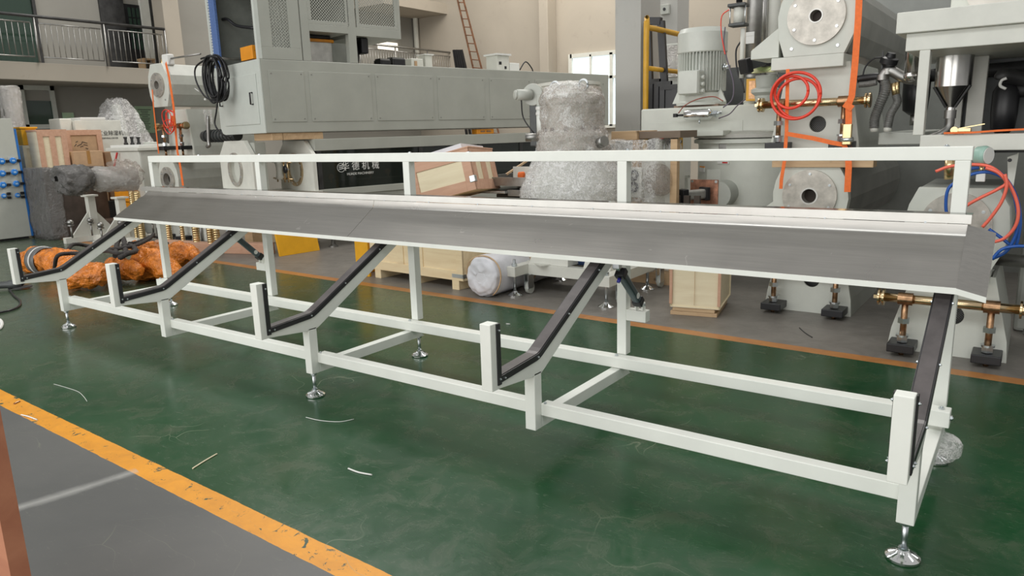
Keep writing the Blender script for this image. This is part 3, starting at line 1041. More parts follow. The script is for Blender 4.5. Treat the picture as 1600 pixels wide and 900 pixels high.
# guard tower on top: corner frame, perforated panels
TZ = zt + 1.25
ya = sy(406, 60); yb = sy(545, 60)
MB().box(-.06, 0, 0, .06, zt, TZ).build('tower_post', CABW, cab, .003)
MB().box(xl - .08, xl - .02, 0, .06, zt - .12, TZ).build('tower_post', CABW, cab, .003)
y1a, y1b = sy(474, 60), sy(548, 60)
yc = sy(542, 60); yce = sy(627, 60)
def perfpanel(ya, yb, za, zb_, fr=.06):
    f = MB().box(-.03, 0, ya, yb, za, za + fr).box(-.03, 0, ya, yb, zb_ - fr, zb_).box(-.03, 0, ya, ya + fr, za + fr, zb_ - fr).box(-.03, 0, yb - fr, yb, za + fr, zb_ - fr).build('guard_frame', CAB, cab, .003)
    MB().box(-.018, -.012, ya + fr, yb - fr, za + fr, zb_ - fr).build('perforated_sheet', PERFY, f)
perfpanel(.06, sy(470, 60), zt, TZ, .16)
zo = L_(480, 40, x=0).z
z50 = L_(520, 51, x=0).z
MB().box(-.10, 0, y1a - .02, y1a + .10, zt, TZ).build('tower_post', CAB, cab, .003)
MB().box(-.10, 0, sy(545, 60), sy(557, 60), zt, TZ).build('tower_post', CAB, cab, .003)
MB().box(-.6, 0, y1a + .10, sy(545, 60), z50, z50 + .10).build('cross_rail', CAB, cab, .003)
perfpanel(y1a + .10, sy(545, 30), z50 + .10, TZ, .05)
perfpanel(sy(557, 30), yce - .05, z50 + .10, TZ, .05)
MB().box(-.9, 0, sy(557, 60), yce, z50 - .02, z50 + .10).build('cross_rail', CAB, cab, .003)
MB().box(-.06, 0, yce - .05, yce, z50 + .10, TZ).build('tower_post', CAB, cab, .003)
MB().box(xl, xl + .02, .06, yce, zt, TZ).build('rear_guard', CABIN, cab)
MB().box(xl + .02, -.12, sy(470, 60), sy(470, 60) + .02, zt, TZ).build('inner_mesh', PERFX, cab)
MB().box(xl + .02, -.12, sy(480, 60), sy(480, 60) + .02, zt, TZ).build('inner_wall', CABIN, cab)
MB().box(xl, 0, 0, yce, TZ, TZ + .05).build('tower_roof', CAB, cab)
# what shows inside the openings
g = sy(487, 80)
MB().box(-.7, -.25, sy(494, 80), sy(533, 80), zt, zt + .30).build('gear_housing', ALU, cab, .01)
MB().box(-.62, -.28, sy(492, 80), sy(538, 80), zt + .30, zt + .345).build('orange_cover', ORANGE, cab, .004)
MB().box(-.6, -.3, sy(497, 80), sy(535, 80), zt + .345, z50).build('drive_block', BLK, cab, .02)
m = MB().box(-.55, -.2, sy(478, 80), sy(491, 80), zt, zt + .27)
m.build('valve_block', STEELD, cab, .02)
MB().tube([(-.2, sy(561, 60), z50), (-.2, sy(561, 60) + .05, zt + .2), (-.2, sy(564, 60), zt + .02), (-.2, sy(558, 60), zt)], .05).build('black_hose', BLK, cab)
MB().box(-.3, -.1, sy(570, 60), sy(581, 60), z50 - .25, z50 - .02).build('solenoid', BLK, cab, .02)
# cable chain and arm of black hose in the open end
c0, c1 = L_(331, 40, y=.04), L_(340, 40, y=.04)
MB().box(c0.x, c1.x, .02, .05, zt, TZ).build('blue_cable_duct', M('blue_duct', (.10, .18, .42), .5, var=.2, scale=60), cab)
m = MB()
zz = zt + .02
while zz < TZ:
    m.box(c0.x - .012, c0.x + .012, .012, .03, zz, zz + .018)
    zz += .04
m.build('duct_slots', PAPER, cab)
MB().tube([L_(342, 32, y=.2), L_(355, 30, y=.2), L_(370, 40, y=.25), L_(398, 44, y=.3)], .022).build('black_hose', BLK, cab)
ob = L_(378, 75, y=.05); oc = L_(399, 95, y=.05)
MB().box(ob.x, oc.x, .02, .2, zt + .02, ob.z).build('orange_box', ORANGE, cab, .005)
MB().beam((ob.x, .1, zt - .02 + .04), (oc.x, .1, zt + .13), .1, .01).build('box_bracket', DARK, cab)

# coil of black cable hung on the cabinet's corner
t = thing('cable_coil', 'thick coil of black cable hanging at the cabinet corner', 'cable', (0, 0, 0))
ctr = at(338, 122, y=6.3)
t.location = ctr
m = MB()
random.seed(3)
pts = []
for k in range(200):
    a = k / 200 * 2 * PI * 11
    i = int(k / 200 * 11)
    random.seed(i + 40)
    rx, rz = random.uniform(.15, .22), random.uniform(.27, .33)
    ox, oz = random.uniform(-.035, .05), random.uniform(-.04, .03)
    pts.append((ox + rx * math.cos(a), (i - 5) * .013 + .01 * math.sin(a * 1.7), oz + rz * math.sin(a)))
m.tube(pts, .0135, 6, 2).build('coil', BLK, t)
q = lambda px, py, yy=6.24: at(px, py, y=yy) - ctr
MB().cyl((0, -.06, .27), (.10, .42, .27), .02).build('hook', STEELD, t)
MB().tube([q(322, 92), q(306, 105), q(306, 125), q(318, 148), q(333, 157), q(346, 158), q(356, 140)], .013, 6).build('loose_loop', BLK, t)
MB().tube([q(341, 150), q(338, 175), q(336, 195), q(348, 210), q(362, 214)], .013, 6).build('tail', BLK, t)
MB().tube([q(314, 92), q(320, 90), q(333, 88), q(340, 90)], .013, 6).build('tail', BLK, t)
MB().lathe([(.018, 0), (.018, .03)], q(321, 157), (0, 0, 1), 10).build('white_tie', PAPER, t)
MB().beam(q(311, 143, 6.22), q(304, 138, 6.22), .012, .006).build('white_tie', PAPER, t)

# things lying on the cabinet's top
def onroof(px, py): 
    p = at(px, py, z=zt)
    return p
def cabbox(name, label, cat, pxa, pxb, pxy, ztop_px, d=.25, mat=OFFW, detail=None, back=.35):
    a, b_ = L_(pxa, pxy, x=-back), L_(pxb, pxy, x=-back)
    t = thing(name, label, cat, tuple(cab.matrix_basis @ Vector((-back, (a.y + b_.y) / 2, zt))), CA)
    hh = max(L_(pxa, ztop_px, x=-back).z - zt, .05)
    hl = (b_.y - a.y) / 2
    MB().box(-d, 0, -hl, hl, 0, hh).build('case', mat, t, .01)
    if detail: detail(t, d, hl, hh)
    return t
def det_panel(t, d, hl, h):
    MB().box(0, .006, -hl * .7, -hl * .3, h * .45, h * .62).build('dark_window', BLK, t)
    MB().box(0, .006, hl * .2, hl * .5, h * .2, h * .36).build('switch', BLK, t)
    MB().box(-d - .03, .03, -hl - .03, hl + .03, h, h + .03).build('lid', PAPER, t)
cabbox('control_box', 'white control box on the far end of the cabinet top', 'box', 777, 796, 108, 86, .3, OFFW, det_panel)
cabbox('junction_box', 'small white glossy box right of the control box on the cabinet', 'box', 797, 812, 110, 98, .2, PAPER, lambda t, d, hl, h: MB().tube([(0, hl, .05), (0, hl + .15, .2), (0, hl + .3, .1), (0, hl + .35, 0)], .012).build('lead', BLK, t))
def det_blk(t, d, hl, h):
    MB().box(0, .006, -hl * .8, hl * .8, h * .2, h * .8).build('face', BLK, t)
    MB().box(-d * .9, -.02, -hl * .9, hl * .9, h, h + .02).build('top_cover', STEELD, t)
cabbox('meter_box', 'black meter box with a metal top on the cabinet', 'box', 614, 634, 101, 91, .2, DARK, det_blk)
cabbox('meter_box', 'low black meter box half hidden beside the guard tower', 'box', 595, 611, 100, 93, .2, DARK, det_blk)
cabbox('white_carton', 'white carton standing left of the ladder on the cabinet', 'box', 665, 676, 103, 86, .2, OFFW, lambda t, d, hl, h: MB().box(-d - .02, .02, -hl - .02, hl + .02, h, h + .02).build('lid', PAPER, t), .8)
cabbox('white_carton', 'open white carton right of the black meter box', 'box', 643, 662, 104, 91, .2, OFFW, lambda t, d, hl, h: MB().box(0, .01, -hl * .5, -hl * .1, h * .1, h * .8).build('flap', CARD, t), .8)

# timber blocks under the cabinet
for a, b_, lab in ((403, 480, 'long timber block under the near end of the cabinet'),):
    q0, q1 = L_(404, 212, y=.12), L_(505, 212, x=-.03)
    t = thing('timber_block', lab, 'timber', tuple(cab.matrix_basis @ Vector((0, .1, zb - .10))), CA)
    MB().box(-.62, -.03, 0, .16, 0, .098).build('end_bearer', TIMB, t, .006)
    MB().box(-.14, -.03, .165, q1.y - .1, 0, .098).build('side_bearer', TIMB, t, .006)
t = thing('timber_block', 'timber block far back under the cabinet in the dark gap', 'timber', tuple(cab.matrix_basis @ Vector((0, yend - 1.2, zb - .10))), CA)
MB().box(-.9, -.05, 0, .2, 0, .098).build('bearer', TIMB, t, .006)

# lower vacuum tank with dark windows
tank = thing('vacuum_tank', 'grey tank with a long dark window under the cabinet, round-flanged end plate', 'machine', tuple(cab.location), CA)
tz1 = zb - .10
yb0 = L_(488, 260, x=.0).y
zbeam = L_(492, 236, x=0).z
zled = L_(492, 297, x=0).z
MB().box(-1.0, .02, yb0 + .05, yend - .2, zbeam, tz1).build('top_beam', CAB, tank, .006)
MB().box(-1.0, .03, yb0 + .03, yend - .2, zled - .10, zled).build('sill', CAB, tank, .006)
MB().box(-1.0, .0, yb0 + .05, yend - .2, .38, zled - .10).build('lower_body', CAB, tank, .006)
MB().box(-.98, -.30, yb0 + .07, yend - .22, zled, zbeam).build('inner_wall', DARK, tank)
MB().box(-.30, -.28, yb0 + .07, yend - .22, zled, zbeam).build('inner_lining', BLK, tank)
MB().box(-.012, -.004, yb0 + .10, yend - .25, zled, zbeam).build('window', TGLASS, tank)
for px in (495, 655, 748, 812):
    yy = L_(px, 250, x=0).y
    MB().box(-.02, .012, yy, yy + .07, zled, zbeam).build('window_bar', DARK, tank)
zr = L_(560, 280, x=-.05).z
MB().cyl((-.08, yb0 + .12, zr), (-.08, yend - .3, zr), .014, n=8).build('pipe_rail', STEELD, tank)
for px, py in ((517, 276), (549, 273), (579, 270), (606, 267)):
    c = L_(px, py, x=-.07)
    MB().sphere(c, .035, .05, .045).cyl(c, c + Vector((0, 0, -.09)), .014).build('orange_valve', ORANGE, tank)
MB().box(-.25, -.2, L_(765, 230, x=-.2).y, L_(783, 230, x=-.2).y, L_(775, 238, x=-.2).z, L_(775, 225, x=-.2).z).build('paper_tag', PAPER, tank)
for yy in (yb0 + .3, yb0 + 2.6, yend - .6):
    for xx in (-.9, -.12):
        MB().cyl((xx, yy, 0), (xx, yy, .39), .03, n=10).slathe([(.07, 0), (.07, .02), (.03, .04)], (xx, yy, 0), (0, 0, 1), 16).build('leg', STEELD, tank)
# the maker's name on the window: round emblem and four characters
tx = L_(561, 262, x=.004)
p = L_(533, 262, x=.004)
em = MB()
for rr in (.062,):
    em.slathe([(.060, 0), (.066, 0), (.066, .003), (.060, .003)], (0.004, p.y, p.z), (1, 0, 0), 28, cap=False)
for s_ in (-.025, 0, .025):
    em.cyl((.002, p.y - .035, p.z + s_), (.002, p.y + .035, p.z + s_ + .012), .006, n=6)
em.build('emblem', PAPER, tank)
o = text_mesh('lettering', '华 德 机 械', .135, PAPER, tank, (tx.x, tx.y + .03, tx.z - .02), (PI / 2, 0, PI / 2))
o = text_mesh('lettering', 'HUADE MACHINERY', .05, PAPER, tank, (tx.x, tx.y + .02, tx.z - .10), (PI / 2, 0, PI / 2))
# end plates with round openings
def endplate(px0, px1, pytop, cxp, cyp, label, ply, gold, ylocal):
    a, b_ = L_(px0, 260, y=ylocal).x, L_(px1, 260, y=ylocal).x
    ztop = L_((px0 + px1) / 2, pytop, y=ylocal).z
    c = L_(cxp, cyp, y=ylocal)
    bot = c.z - .30
    ch = (b_ - a) * .2
    poly = [(a, bot), (b_, bot), (b_, ztop - ch * .9), (b_ - ch, ztop), (a + ch, ztop), (a, ztop - ch * .9)]
    r = .23
    pl = MB().plate(poly, 'y', ylocal, ylocal + .06, (c.x, c.z, r - .02)).build('end_plate', OFFW if ply else MACH, tank, .002)
    MB().slathe([(r - .035, .0), (r + .012, .0), (r + .012, .03), (r - .035, .03), (r - .035, 0)], (c.x, ylocal + .005, c.z), (0, -1, 0), 40, cap=False).build('flange_ring', gold, pl)
    MB().cyl((c.x, ylocal + .05, c.z), (c.x, ylocal + .056, c.z), r).build('backing_disc', MACH, pl)
    m = MB()
    for k in range(8):
        q = 2 * PI * k / 8 + .3
        m.cyl((c.x + (r - .012) * math.cos(q), ylocal - .03, c.z + (r - .012) * math.sin(q)), (c.x + (r - .012) * math.cos(q), ylocal - .018, c.z + (r - .012) * math.sin(q)), .012, n=8)
    m.each('bolt', ZINC, pl)
    MB().box(a - .12, b_ + .05, ylocal - .25, ylocal + .1, bot - .03, bot).build('shelf_plate', OFFW, tank, .004)
    return c, pl
yp = yb0 - .02
c4, p4 = endplate(437, 489, 220, 462, 265, '', True, M('rainbow_zinc_ring', (.55, .42, .26), .3, .8, var=.3, scale=9), yp)
c3, p3 = endplate(345, 395, 220, 369, 265, '', True, FLANGE, yp - .75)
b3 = MB().box(L_(347, 260, y=yp - .75).x, L_(393, 260, y=yp - .75).x, yp - .68, yp - .52, c3.z - .3, tz1 - .02).build('side_tank_body', CAB, tank, .006)
# guide rollers in front of the right-hand plate
for dz in (.12, -.12):
    MB().cyl((c4.x - .34, yp - .2, c4.z + dz), (c4.x + .30, yp - .2, c4.z + dz), .012, n=8).build('guide_bar', GOLD, tank)
for dx in (-.16, .08, .20):
    MB().cyl((c4.x + dx, yp - .22, c4.z - .17), (c4.x + dx, yp - .22, c4.z + .17), .012, n=8).build('guide_post', GOLD, tank)
MB().lathe([(.07, -.13), (.05, -.08), (.042, 0), (.05, .08), (.07, .13)], (c4.x - .08, yp - .22, c4.z), (0, 0, 1), 20).build('roller', OFFW, tank)
hw = MB().lathe([(.035, 0), (.055, .012), (.055, .03), (.03, .04)], (c4.x + .22, yp - .25, c4.z + .02), (0, -1, 0), 20).build('hand_wheel', BLK, tank)
MB().cyl((c4.x + .26, yp - .24, c4.z + .02), (c4.x - .2, yp - .1, c4.z), .012).build('spindle', STEELD, tank)
# loose yellow box in the gap
q = L_(757, 202, x=-.08)
t = thing('warning_light_bar', 'small orange bar lamp lying in the gap on top of the tank', 'lamp', tuple(cab.matrix_basis @ Vector((-.05, q.y, tz1))), CA)
hl = (L_(786, 200, x=-.08).y - L_(760, 200, x=-.08).y) / 2
MB().box(-.15, .0, -hl, hl, 0, .085).build('case', ORANGE, t, .012)
MB().box(0, .004, -hl * .6, -hl * .1, .03, .06).build('slot', BRONZE, t)
MB().box(0, .004, hl * .1, hl * .6, .03, .06).build('slot', BRONZE, t)
# ---------------------------------------------------------------- extruder unit: head with round flange on a shaped stand, body running back
def extruder(name, label, px, pyc, y0, zbase, rf=.215, rh=.045, blen=2.6, hang=False, hc=None, wings=True, shaft_z=.42, wheel=True, body_mat=None, sd=1.3, plain=False, sx=0, fz=.03):
    c = at(px, pyc, y=y0)
    t = thing(name, label, 'machine', (c.x, y0, zbase))
    H = (c.z - zbase) if hc is None else hc
    k = rf / .215
    # front plate of the head
    hh = .235
    poly = [(-.23, H + hh), (.22, H + hh), (.285, H + .12), (.30, H - .02), (.28, H - .16), (.22, H - hh - .06), (-.24, H - hh - .06), (-.29, H - .14), (-.30, H + .02), (-.28, H + .12)]
    if plain:
        poly = [(-.17, H + .33), (.17, H + .33), (.27, H + .15), (.30, H), (.28, H - .16), (.20, H - .34), (-.20, H - .34), (-.28, H - .16), (-.30, H), (-.27, H + .15)]
    hp = MB().plate(poly, 'y', 0, .07, (0, H, rh)).build('head_plate', MACH, t, .006)
    fl = MB().slathe([(rh, -.012), (rf, -.012), (rf, .02)], (0, -.012, H), (0, 1, 0), 56, cap=False)
    fl.slathe([(rh * .995, -.012), (rh * .995, .06)], (0, -.012, H), (0, 1, 0), 28, cap=False)
    f = fl.build('round_flange', FLANGE, t)
    MB().cyl((0, .058, H), (0, .066, H), rh * .99, n=24).build('bore', M('bore_shade_bronze', (.030, .020, .014), .5, .3), f)  # near-black disc standing in for the shade deep in the bore
    MB().slathe([(rh, 0), (rh * 1.22, 0), (rh * 1.22, -.004), (rh, -.004)], (0, -.024, H), (0, 1, 0), 28, cap=False).build('bore_rim', ALU, f)
    m = MB()
    for q in range(6):
        a = PI / 6 + q * PI / 3
        bolt(m, (rf * .84 * math.cos(a), -.024, H + rf * .84 * math.sin(a)), (0, -1, 0), .012, .008)
    for xx, zz in ((-.18, H - hh), (.17, H - hh)):
        bolt(m, (xx, 0, zz), (0, -1, 0), .013, .008)
    m.each('bolt', ZINC, f)
    # body behind
    bp = [(x * 1.02, (z - H) * .97 + H) for x, z in poly]
    MB().prism(bp, 'y', .07, blen).build('barrel_cover', body_mat or CASTG, t, .01)
    if not plain:
        MB().box(-.34, .22, .0, .3, H - hh - .16, H - hh - .06).build('head_shelf', MACH, t, .006)
    if wings:
        MB().prism([(-.29, H - .05), (-.52, H - .22), (-.52, H - .29), (-.29, H - .29)], 'y', .03, .5).build('side_bracket', MACH, t, .004)
    # stand
    ztop = H - hh - .12
    if plain: ztop -= .04
    before = set(bpy.data.objects.keys())
    sp = [(-.36, 0), (.36, 0), (.35, .14), (.25, ztop), (-.23, ztop), (-.34, .16)]
    st = MB().plate(sp, 'y', .10, .125, (.03, .29, .065)).build('stand_front', MACH, t, .003)
    MB().box(.02 - .065, .02 + .09, .16, .17, .20, .38).build('vent_mesh', perf_v, st)
    MB().prism([(-.35, 0), (.35, 0), (.24, ztop), (-.22, ztop)], 'y', .40, .425).build('stand_rear', MACH, t)
    MB().prism([(.35, 0), (.36, 0), (.35, .14), (.25, ztop), (.23, ztop)], 'y', .125, sd).build('stand_side', CASTG, t)
    MB().prism([(-.35, 0), (-.36, 0), (-.34, .16), (-.23, ztop), (-.21, ztop)], 'y', .125, sd).build('stand_side', CASTG, t)
    # cross shaft on two jacking screws
    sy_ = -.02
    sh = MB().cyl((-.40, sy_, shaft_z), (.42, sy_, shaft_z + .0), .031, n=24).build('cross_shaft', GOLD, t)
    for xx in (-.25, .25):
        MB().slathe([(.043, -.045), (.043, .045)], (xx, sy_, shaft_z), (1, 0, 0), 24).build('collar', BRONZE, sh)
        for s_ in ((-1, 1) if 1 else ()):
            pass
        scr = MB().cyl((xx, sy_, fz + .06), (xx, sy_, shaft_z - .02), .021, n=12).build('jack_screw', BRONZE, t)
        MB().hexn((xx, sy_, shaft_z - .17), (xx, sy_, shaft_z - .135), .040).hexn((xx, sy_, fz + .065), (xx, sy_, fz + .10), .036).each('nut', ZINC, scr)
        MB().slathe([(.042, 0), (.042, .014)], (xx, sy_, fz + .102), (0, 0, 1), 20).build('washer', ZINC, scr)
        MB().box(xx - .085, xx + .085, sy_ - .08, .10, fz, fz + .06).build('foot_block', BLK, scr, .006)
        MB().cyl((xx, sy_, -.0), (xx, sy_, fz), .017, n=10).build('screw_end', BRONZE, scr)
    if wheel:
        for xx in (-.40, .42):
            MB().slathe([(.03, -.025), (.058, -.02), (.058, -.008), (.036, -.004), (.036, .004), (.058, .008), (.058, .02), (.03, .025)], (xx, sy_, shaft_z), (1, 0, 0), 24).build('grooved_wheel', BRASS if hang else GOLD, sh)
    MB().box(-.45, -.40, sy_ - .012, sy_ + .012, shaft_z - .012, shaft_z + .012).build('square_end', GOLD, sh)
    if sx:
        for ch in t.children:
            if ch.name not in before:
                ch.location.x += sx
    return t, c, H
BARREL = M('dull_grey_barrel_cover', (.30, .295, .27), .34, .35, var=.12, scale=3)
perf_v = perf('round_vent_mesh', (.06, .06, .06), .016, 0)
yA = 6.36
low, cl, Hl = extruder('extruder', 'lower pale grey machine with round bored flange, behind the middle-right of the rack', 1265, 306, yA, 0, rh=.058, shaft_z=.40, body_mat=BARREL)
zp = cl.z + .235
PLK = .055
for i, (yy, ln, lab) in enumerate(((yA + .02, (-.33, .47), 'front timber plank between the two stacked machines'),)):
    p = MB().box(cl.x - .31, cl.x + .47, yA - .03, yA + .12, zp, zp + PLK).build('timber_plank', TIMB, None, .004)
    tag(p, lab, 'timber')
up, cu_, Hu = extruder('extruder', 'upper machine with a stained round flange, strapped on top of the lower one', 1276, 25, yA, zp + PLK, rf=.22, shaft_z=.46, body_mat=BARREL, fz=.09)
right, cr, Hr = extruder('extruder', 'right-hand pale machine with coloured air hoses looped over its head', 1493, 350, 5.56, 0, rf=.205, shaft_z=.40, blen=1.0, sd=.9)
# left stack
yB = 6.55
lowl, cll, _ = extruder('extruder', 'lower machine with a ringed bore behind the left end of the rack', 263, 280, yB, 0, rf=.20, rh=.10, shaft_z=.36, plain=True, wings=False, blen=.85, sd=.6)
zq = cll.z + .33
tag(MB().box(cll.x - .2, cll.x + .55, yB - .05, yB + .1, zq, zq + .055).build('timber_plank', TIMB, None, .004), 'timber plank between the two left stacked machines', 'timber')
upl, cul, _ = extruder('extruder', 'upper left machine head with dark bronze bore, wrapped by an orange strap', 247, 133, yB, zq + .055, rf=.19, rh=.065, shaft_z=.46, plain=True, wings=False, sx=.27, fz=.09)
# reworked heads: small eye and white valve on the upper left machine
t = thing('limit_switch', 'white rounded box with a rod on top of the upper left machine', 'switch', tuple(at(263, 92, y=yB + .15)))
MB().box(-.10, .08, -.06, .06, -.10, .07).build('case', PAPER, t, .02)
MB().cyl((.08, 0, .0), (.75, .1, .02), .014, n=8).build('rod', STEELD, t)
MB().cyl((-.14, -.03, -.12), (-.14, -.03, .0), .02, n=10).build('brass_fitting', BRASS, t)

# orange ratchet straps
def strap(label, ypl, runs, wd=.05, extra=None):
    t = thing('ratchet_strap', label, 'strap', (0, 0, 0))
    o = None
    for r in runs:
        pts = [at(a, b, y=ypl - (c if c else 0)) for a, b, c in r]
        if o is None:
            o = pts[0].copy()
            t.location = o
        ww = wd
        MB().strip([p - o for p in pts], ww, .004, (0, 1, 0)).build('webbing', STRAP, t)
    return t, o
t, o = strap('long orange strap down the right side of the stacked machines', yA - .09, [
    [(1343, -20, 0), (1341, 30, 0), (1336, 100, 0), (1331, 150, 0), (1326, 163, 0), (1326, 190, 0), (1325, 225, 0), (1326, 262, 0), (1324, 300, 0)],
    [(1319, 162, .01), (1326, 166, .01), (1332, 170, .01)]], .048)
r0 = at(1325, 208, y=yA - .13) - o
MB().box(r0.x - .035, r0.x + .03, r0.y - .03, r0.y + .01, r0.z - .09, r0.z + .07).build('ratchet_frame', BRASS, t, .006)
MB().cyl((r0.x - .05, r0.y - .02, r0.z - .05), (r0.x + .045, r0.y - .02, r0.z - .05), .018).build('ratchet_spindle', ZINC, t)
strap('narrow orange strap down the left side of the stacked machines', yA - .10, [
    [(1231, 108, 0), (1230, 150, 0), (1229, 205, 0), (1226, 250, 0), (1221, 280, 0), (1220, 295, 0)]], .028)
strap('orange strap pulled across between the two jacking screws', yA - .12, [
    [(1229, 209, 0), (1270, 216, 0), (1300, 223, 0), (1318, 226, .01)], [(1316, 222, .01), (1324, 236, .01)]], .034)
t, o = strap('orange strap hanging over the stacked machines at the left', yB - .12, [
    [(259, 98, -.1), (264, 120, 0), (268, 145, 0), (271, 165, 0), (274, 200, 0), (277, 235, 0), (282, 262, 0), (286, 290, 0)]], .055)
b_ = at(273, 186, y=yB - .16) - o
MB().box(b_.x - .05, b_.x + .03, b_.y - .03, b_.y, b_.z - .10, b_.z + .05).build('buckle', STRAP, t, .006)
strap('thin orange strap left of the ringed bore machine', yB - .12, [[(238, 140, 0), (240, 168, 0), (244, 205, 0), (248, 240, 0)]], .03)

# red air hose coils
def hosecoil(label, px, py, ypl, mat, radii, r=.012):
    c = at(px, py, y=ypl)
    t = thing('air_hose', label, 'hose', tuple(c))
    for i, (rx, rz, ox, oz) in enumerate(radii):
        pts = [(ox + rx * math.cos(a), -.02 * i + .01 * math.sin(a * 2), oz + rz * math.sin(a)) for a in [2 * PI * k / 24 for k in range(25)]]
        MB().tube(pts, r, 8, 2).build('loop', mat, t)
    return t, c
hosecoil('red air hose coiled on the shaft of the upper right machine', 1243, 150, yA - .12, REDH, [(.16, .155, .02, -.02), (.13, .125, -.03, .03), (.19, .18, .01, -.0)])
t, c = hosecoil('tangle of red cable on the shaft of the upper left machine', 267, 190, yB - .16, REDH, [(.13, .16, 0, 0), (.10, .12, .04, .05), (.14, .11, -.01, -.08), (.07, .15, .05, .0), (.12, .14, .03, .04)], .007)
# red and blue hoses on the right machine
def hose(label, ypl, pts, mat, r=.010, name='air_hose'):
    P = [at(a, b, y=ypl + (c[0] if c else 0)) for a, b, *c in pts]
    o = MB().tube(P, r, 8, 6)
    cc = P[len(P) // 2]
    for v in o.b.verts: v.co -= cc
    ob = o.build(name, mat)
    ob.location = cc
    return tag(ob, label, 'hose')
yh = 5.38
hose('coral red hose arching over the right machine head down to the rack end', yh, [(1462, 268), (1485, 260), (1520, 257), (1550, 262), (1575, 285), (1590, 320), (1588, 350), (1570, 372), (1545, 380), (1520, 388)], ORH)
hose('coral red hose crossing the right flange diagonally', yh - .02, [(1540, 262), (1560, 270), (1572, 285), (1560, 295), (1530, 310), (1512, 320), (1495, 332)], ORH)
hose('coral red hose dropping from the loop to the trough corner', yh - .04, [(1570, 272), (1573, 290), (1565, 315), (1548, 340), (1535, 355)], ORH)
hose('blue hose arching over the right machine head', yh + .02, [(1482, 345), (1478, 325), (1480, 300), (1490, 287), (1520, 272), (1550, 270), (1575, 285), (1588, 320), (1590, 355), (1575, 390), (1550, 405)], BLUH)
hose('second blue hose beside the coral one at the right edge', yh + .05, [(1500, 268), (1530, 262), (1560, 268), (1585, 300), (1594, 340), (1590, 375), (1583, 385), (1565, 372), (1545, 358)], BLUH)
hose('blue hose lying low at the right picture edge', yh - .02, [(1550, 405), (1565, 390), (1585, 385), (1610, 385)], BLUH)
# pressure gauge
c = at(1536, 243, y=5.42)
t = thing('pressure_gauge', 'pale green round pressure gauge on top of the right machine', 'gauge', tuple(c))
MB().slathe([(.03, -.035), (.056, -.032), (.060, 0), (.060, .014), (.052, .032), (.03, .035)], (0, 0, 0), (.86, -.5, 0), 28).build('case', GREENBOX, t)
MB().slathe([(.050, 0), (.050, .004)], Vector((.86, -.5, 0)) * .034, (.86, -.5, 0), 28).build('dial', PAPER, t)
MB().cyl((0, 0, -.055), (0, 0, -.11), .014).build('stem', BRASS, t)
MB().box(-.025, .025, -.025, .025, -.16, -.10).build('fitting', PAPER, t, .004)
t = tag(MB().cyl(at(1484, 274, y=5.5), at(1484, 250, y=5.5), .028).cyl(at(1484, 280, y=5.6), at(1484, 258, y=5.6), .033).build('brass_fitting', BRASS), 'brass threaded fitting on top of the right machine head', 'fitting')

# steel table frame stacked at the upper right
yT = 5.62
a = at(1436, 236, y=yT)
t = thing('steel_table', 'pale steel table frame standing above the right machine, hopper beneath its top', 'machine frame', (a.x, yT, a.z))
o = Vector((a.x, yT, a.z))
q = lambda px, py, yy=0: at(px, py, y=yT + yy) - o
XR = 3.2
zA, zB_ = q(1440, 236).z, q(1450, 211).z
MB().box(0, XR, 0, .12, 0, zB_).build('bottom_rail', OFFW, t, .006)
l0, l1 = q(1446, 100).x, q(1463, 100).x
zc = q(1447, 78).z
MB().box(l0 - .04, l1 - .04, 0, .09, zB_, zc).build('leg', OFFW, t, .005)
MB().box(XR - .15, XR - .05, 0, .09, -a.z, zc).build('leg', OFFW, t, .005)
zd, ze = q(1403, 54).z, q(1406, 21).z
MB().box(q(1402, 40).x, XR, -.04, 1.5, zd, ze).build('table_top', OFFW, t, .006)
MB().box(q(1416, 60).x, XR, 0, 1.45, zc, zd).build('top_rail', OFFW, t, .005)
MB().box(.02, .12, 1.33, 1.43, 0, zc).build('leg', OFFW, t, .005)
MB().box(l0, l0 + .12, .12, 1.33, .045, zB_ * .9).build('side_rail', OFFW, t, .005)
MB().box(q(1450, 0).x + .1, XR, .3, 1.4, ze, ze + .45).build('upper_casing', MACH, t, .01)
MB().slathe([(.16, 0), (.16, .02)], (q(1533, 0).x + .05, .28, ze + .13), (0, 1, 0), 40).build('round_cover', M('cream_cover', (.70, .66, .60), .4), t)
g = q(1528, 112, .9)
MB().box(g.x - .05, g.x + .06, .9, 1.0, zB_ - .1, zc).build('leg', OFFW, t, .005)
MB().box(0, XR, 1.40, 1.44, zB_, zc).build('rear_lining', CHAR, t)
MB().box(0, XR, .12, 1.4, -.02, .04).build('floor_tray', DARK, t)
# hopper under the table top
c = q(1492, 100, .75)
hp = thing('steel_hopper', 'polished steel hopper with conical bottom hanging under the table top', 'hopper', tuple(o + Vector((c.x, .75, 0))))
hz = q(1492, 75, .75).z
z1_ = q(1492, 135, .75).z
z2_ = q(1477, 168, .75).z
MB().slathe([(.12, zc), (.12, z1_), (.03, z2_), (.03, z2_ - .05)], (0, 0, 0), (0, 0, 1), 36).build('cone', STEEL, hp)
MB().slathe([(.04, -.03), (.04, .03)], (0, 0, z2_ - .05), (0, 0, 1), 20).build('clamp', STEELD, hp)
MB().tube([(0, 0, z2_ - .05), (0, 0, z2_ - .14), (-.06, -.03, z2_ - .2), (-.16, -.05, z2_ - .235)], .03, 12).build('outlet_elbow', STEELD, hp)
for s_ in (-1, 1):
    MB().beam((.115 * s_, -.06, z1_), (.03 * s_, -.03, z2_), .02, .012).build('stay', DARK, hp)
st = thing('steel_column', 'thin polished steel column left of the table leg', 'pipe', tuple(at(1424, 118, y=6.4)))
MB().cyl((0, 0, 0), (0, 0, .45), .05).build('tube', STEEL, st)
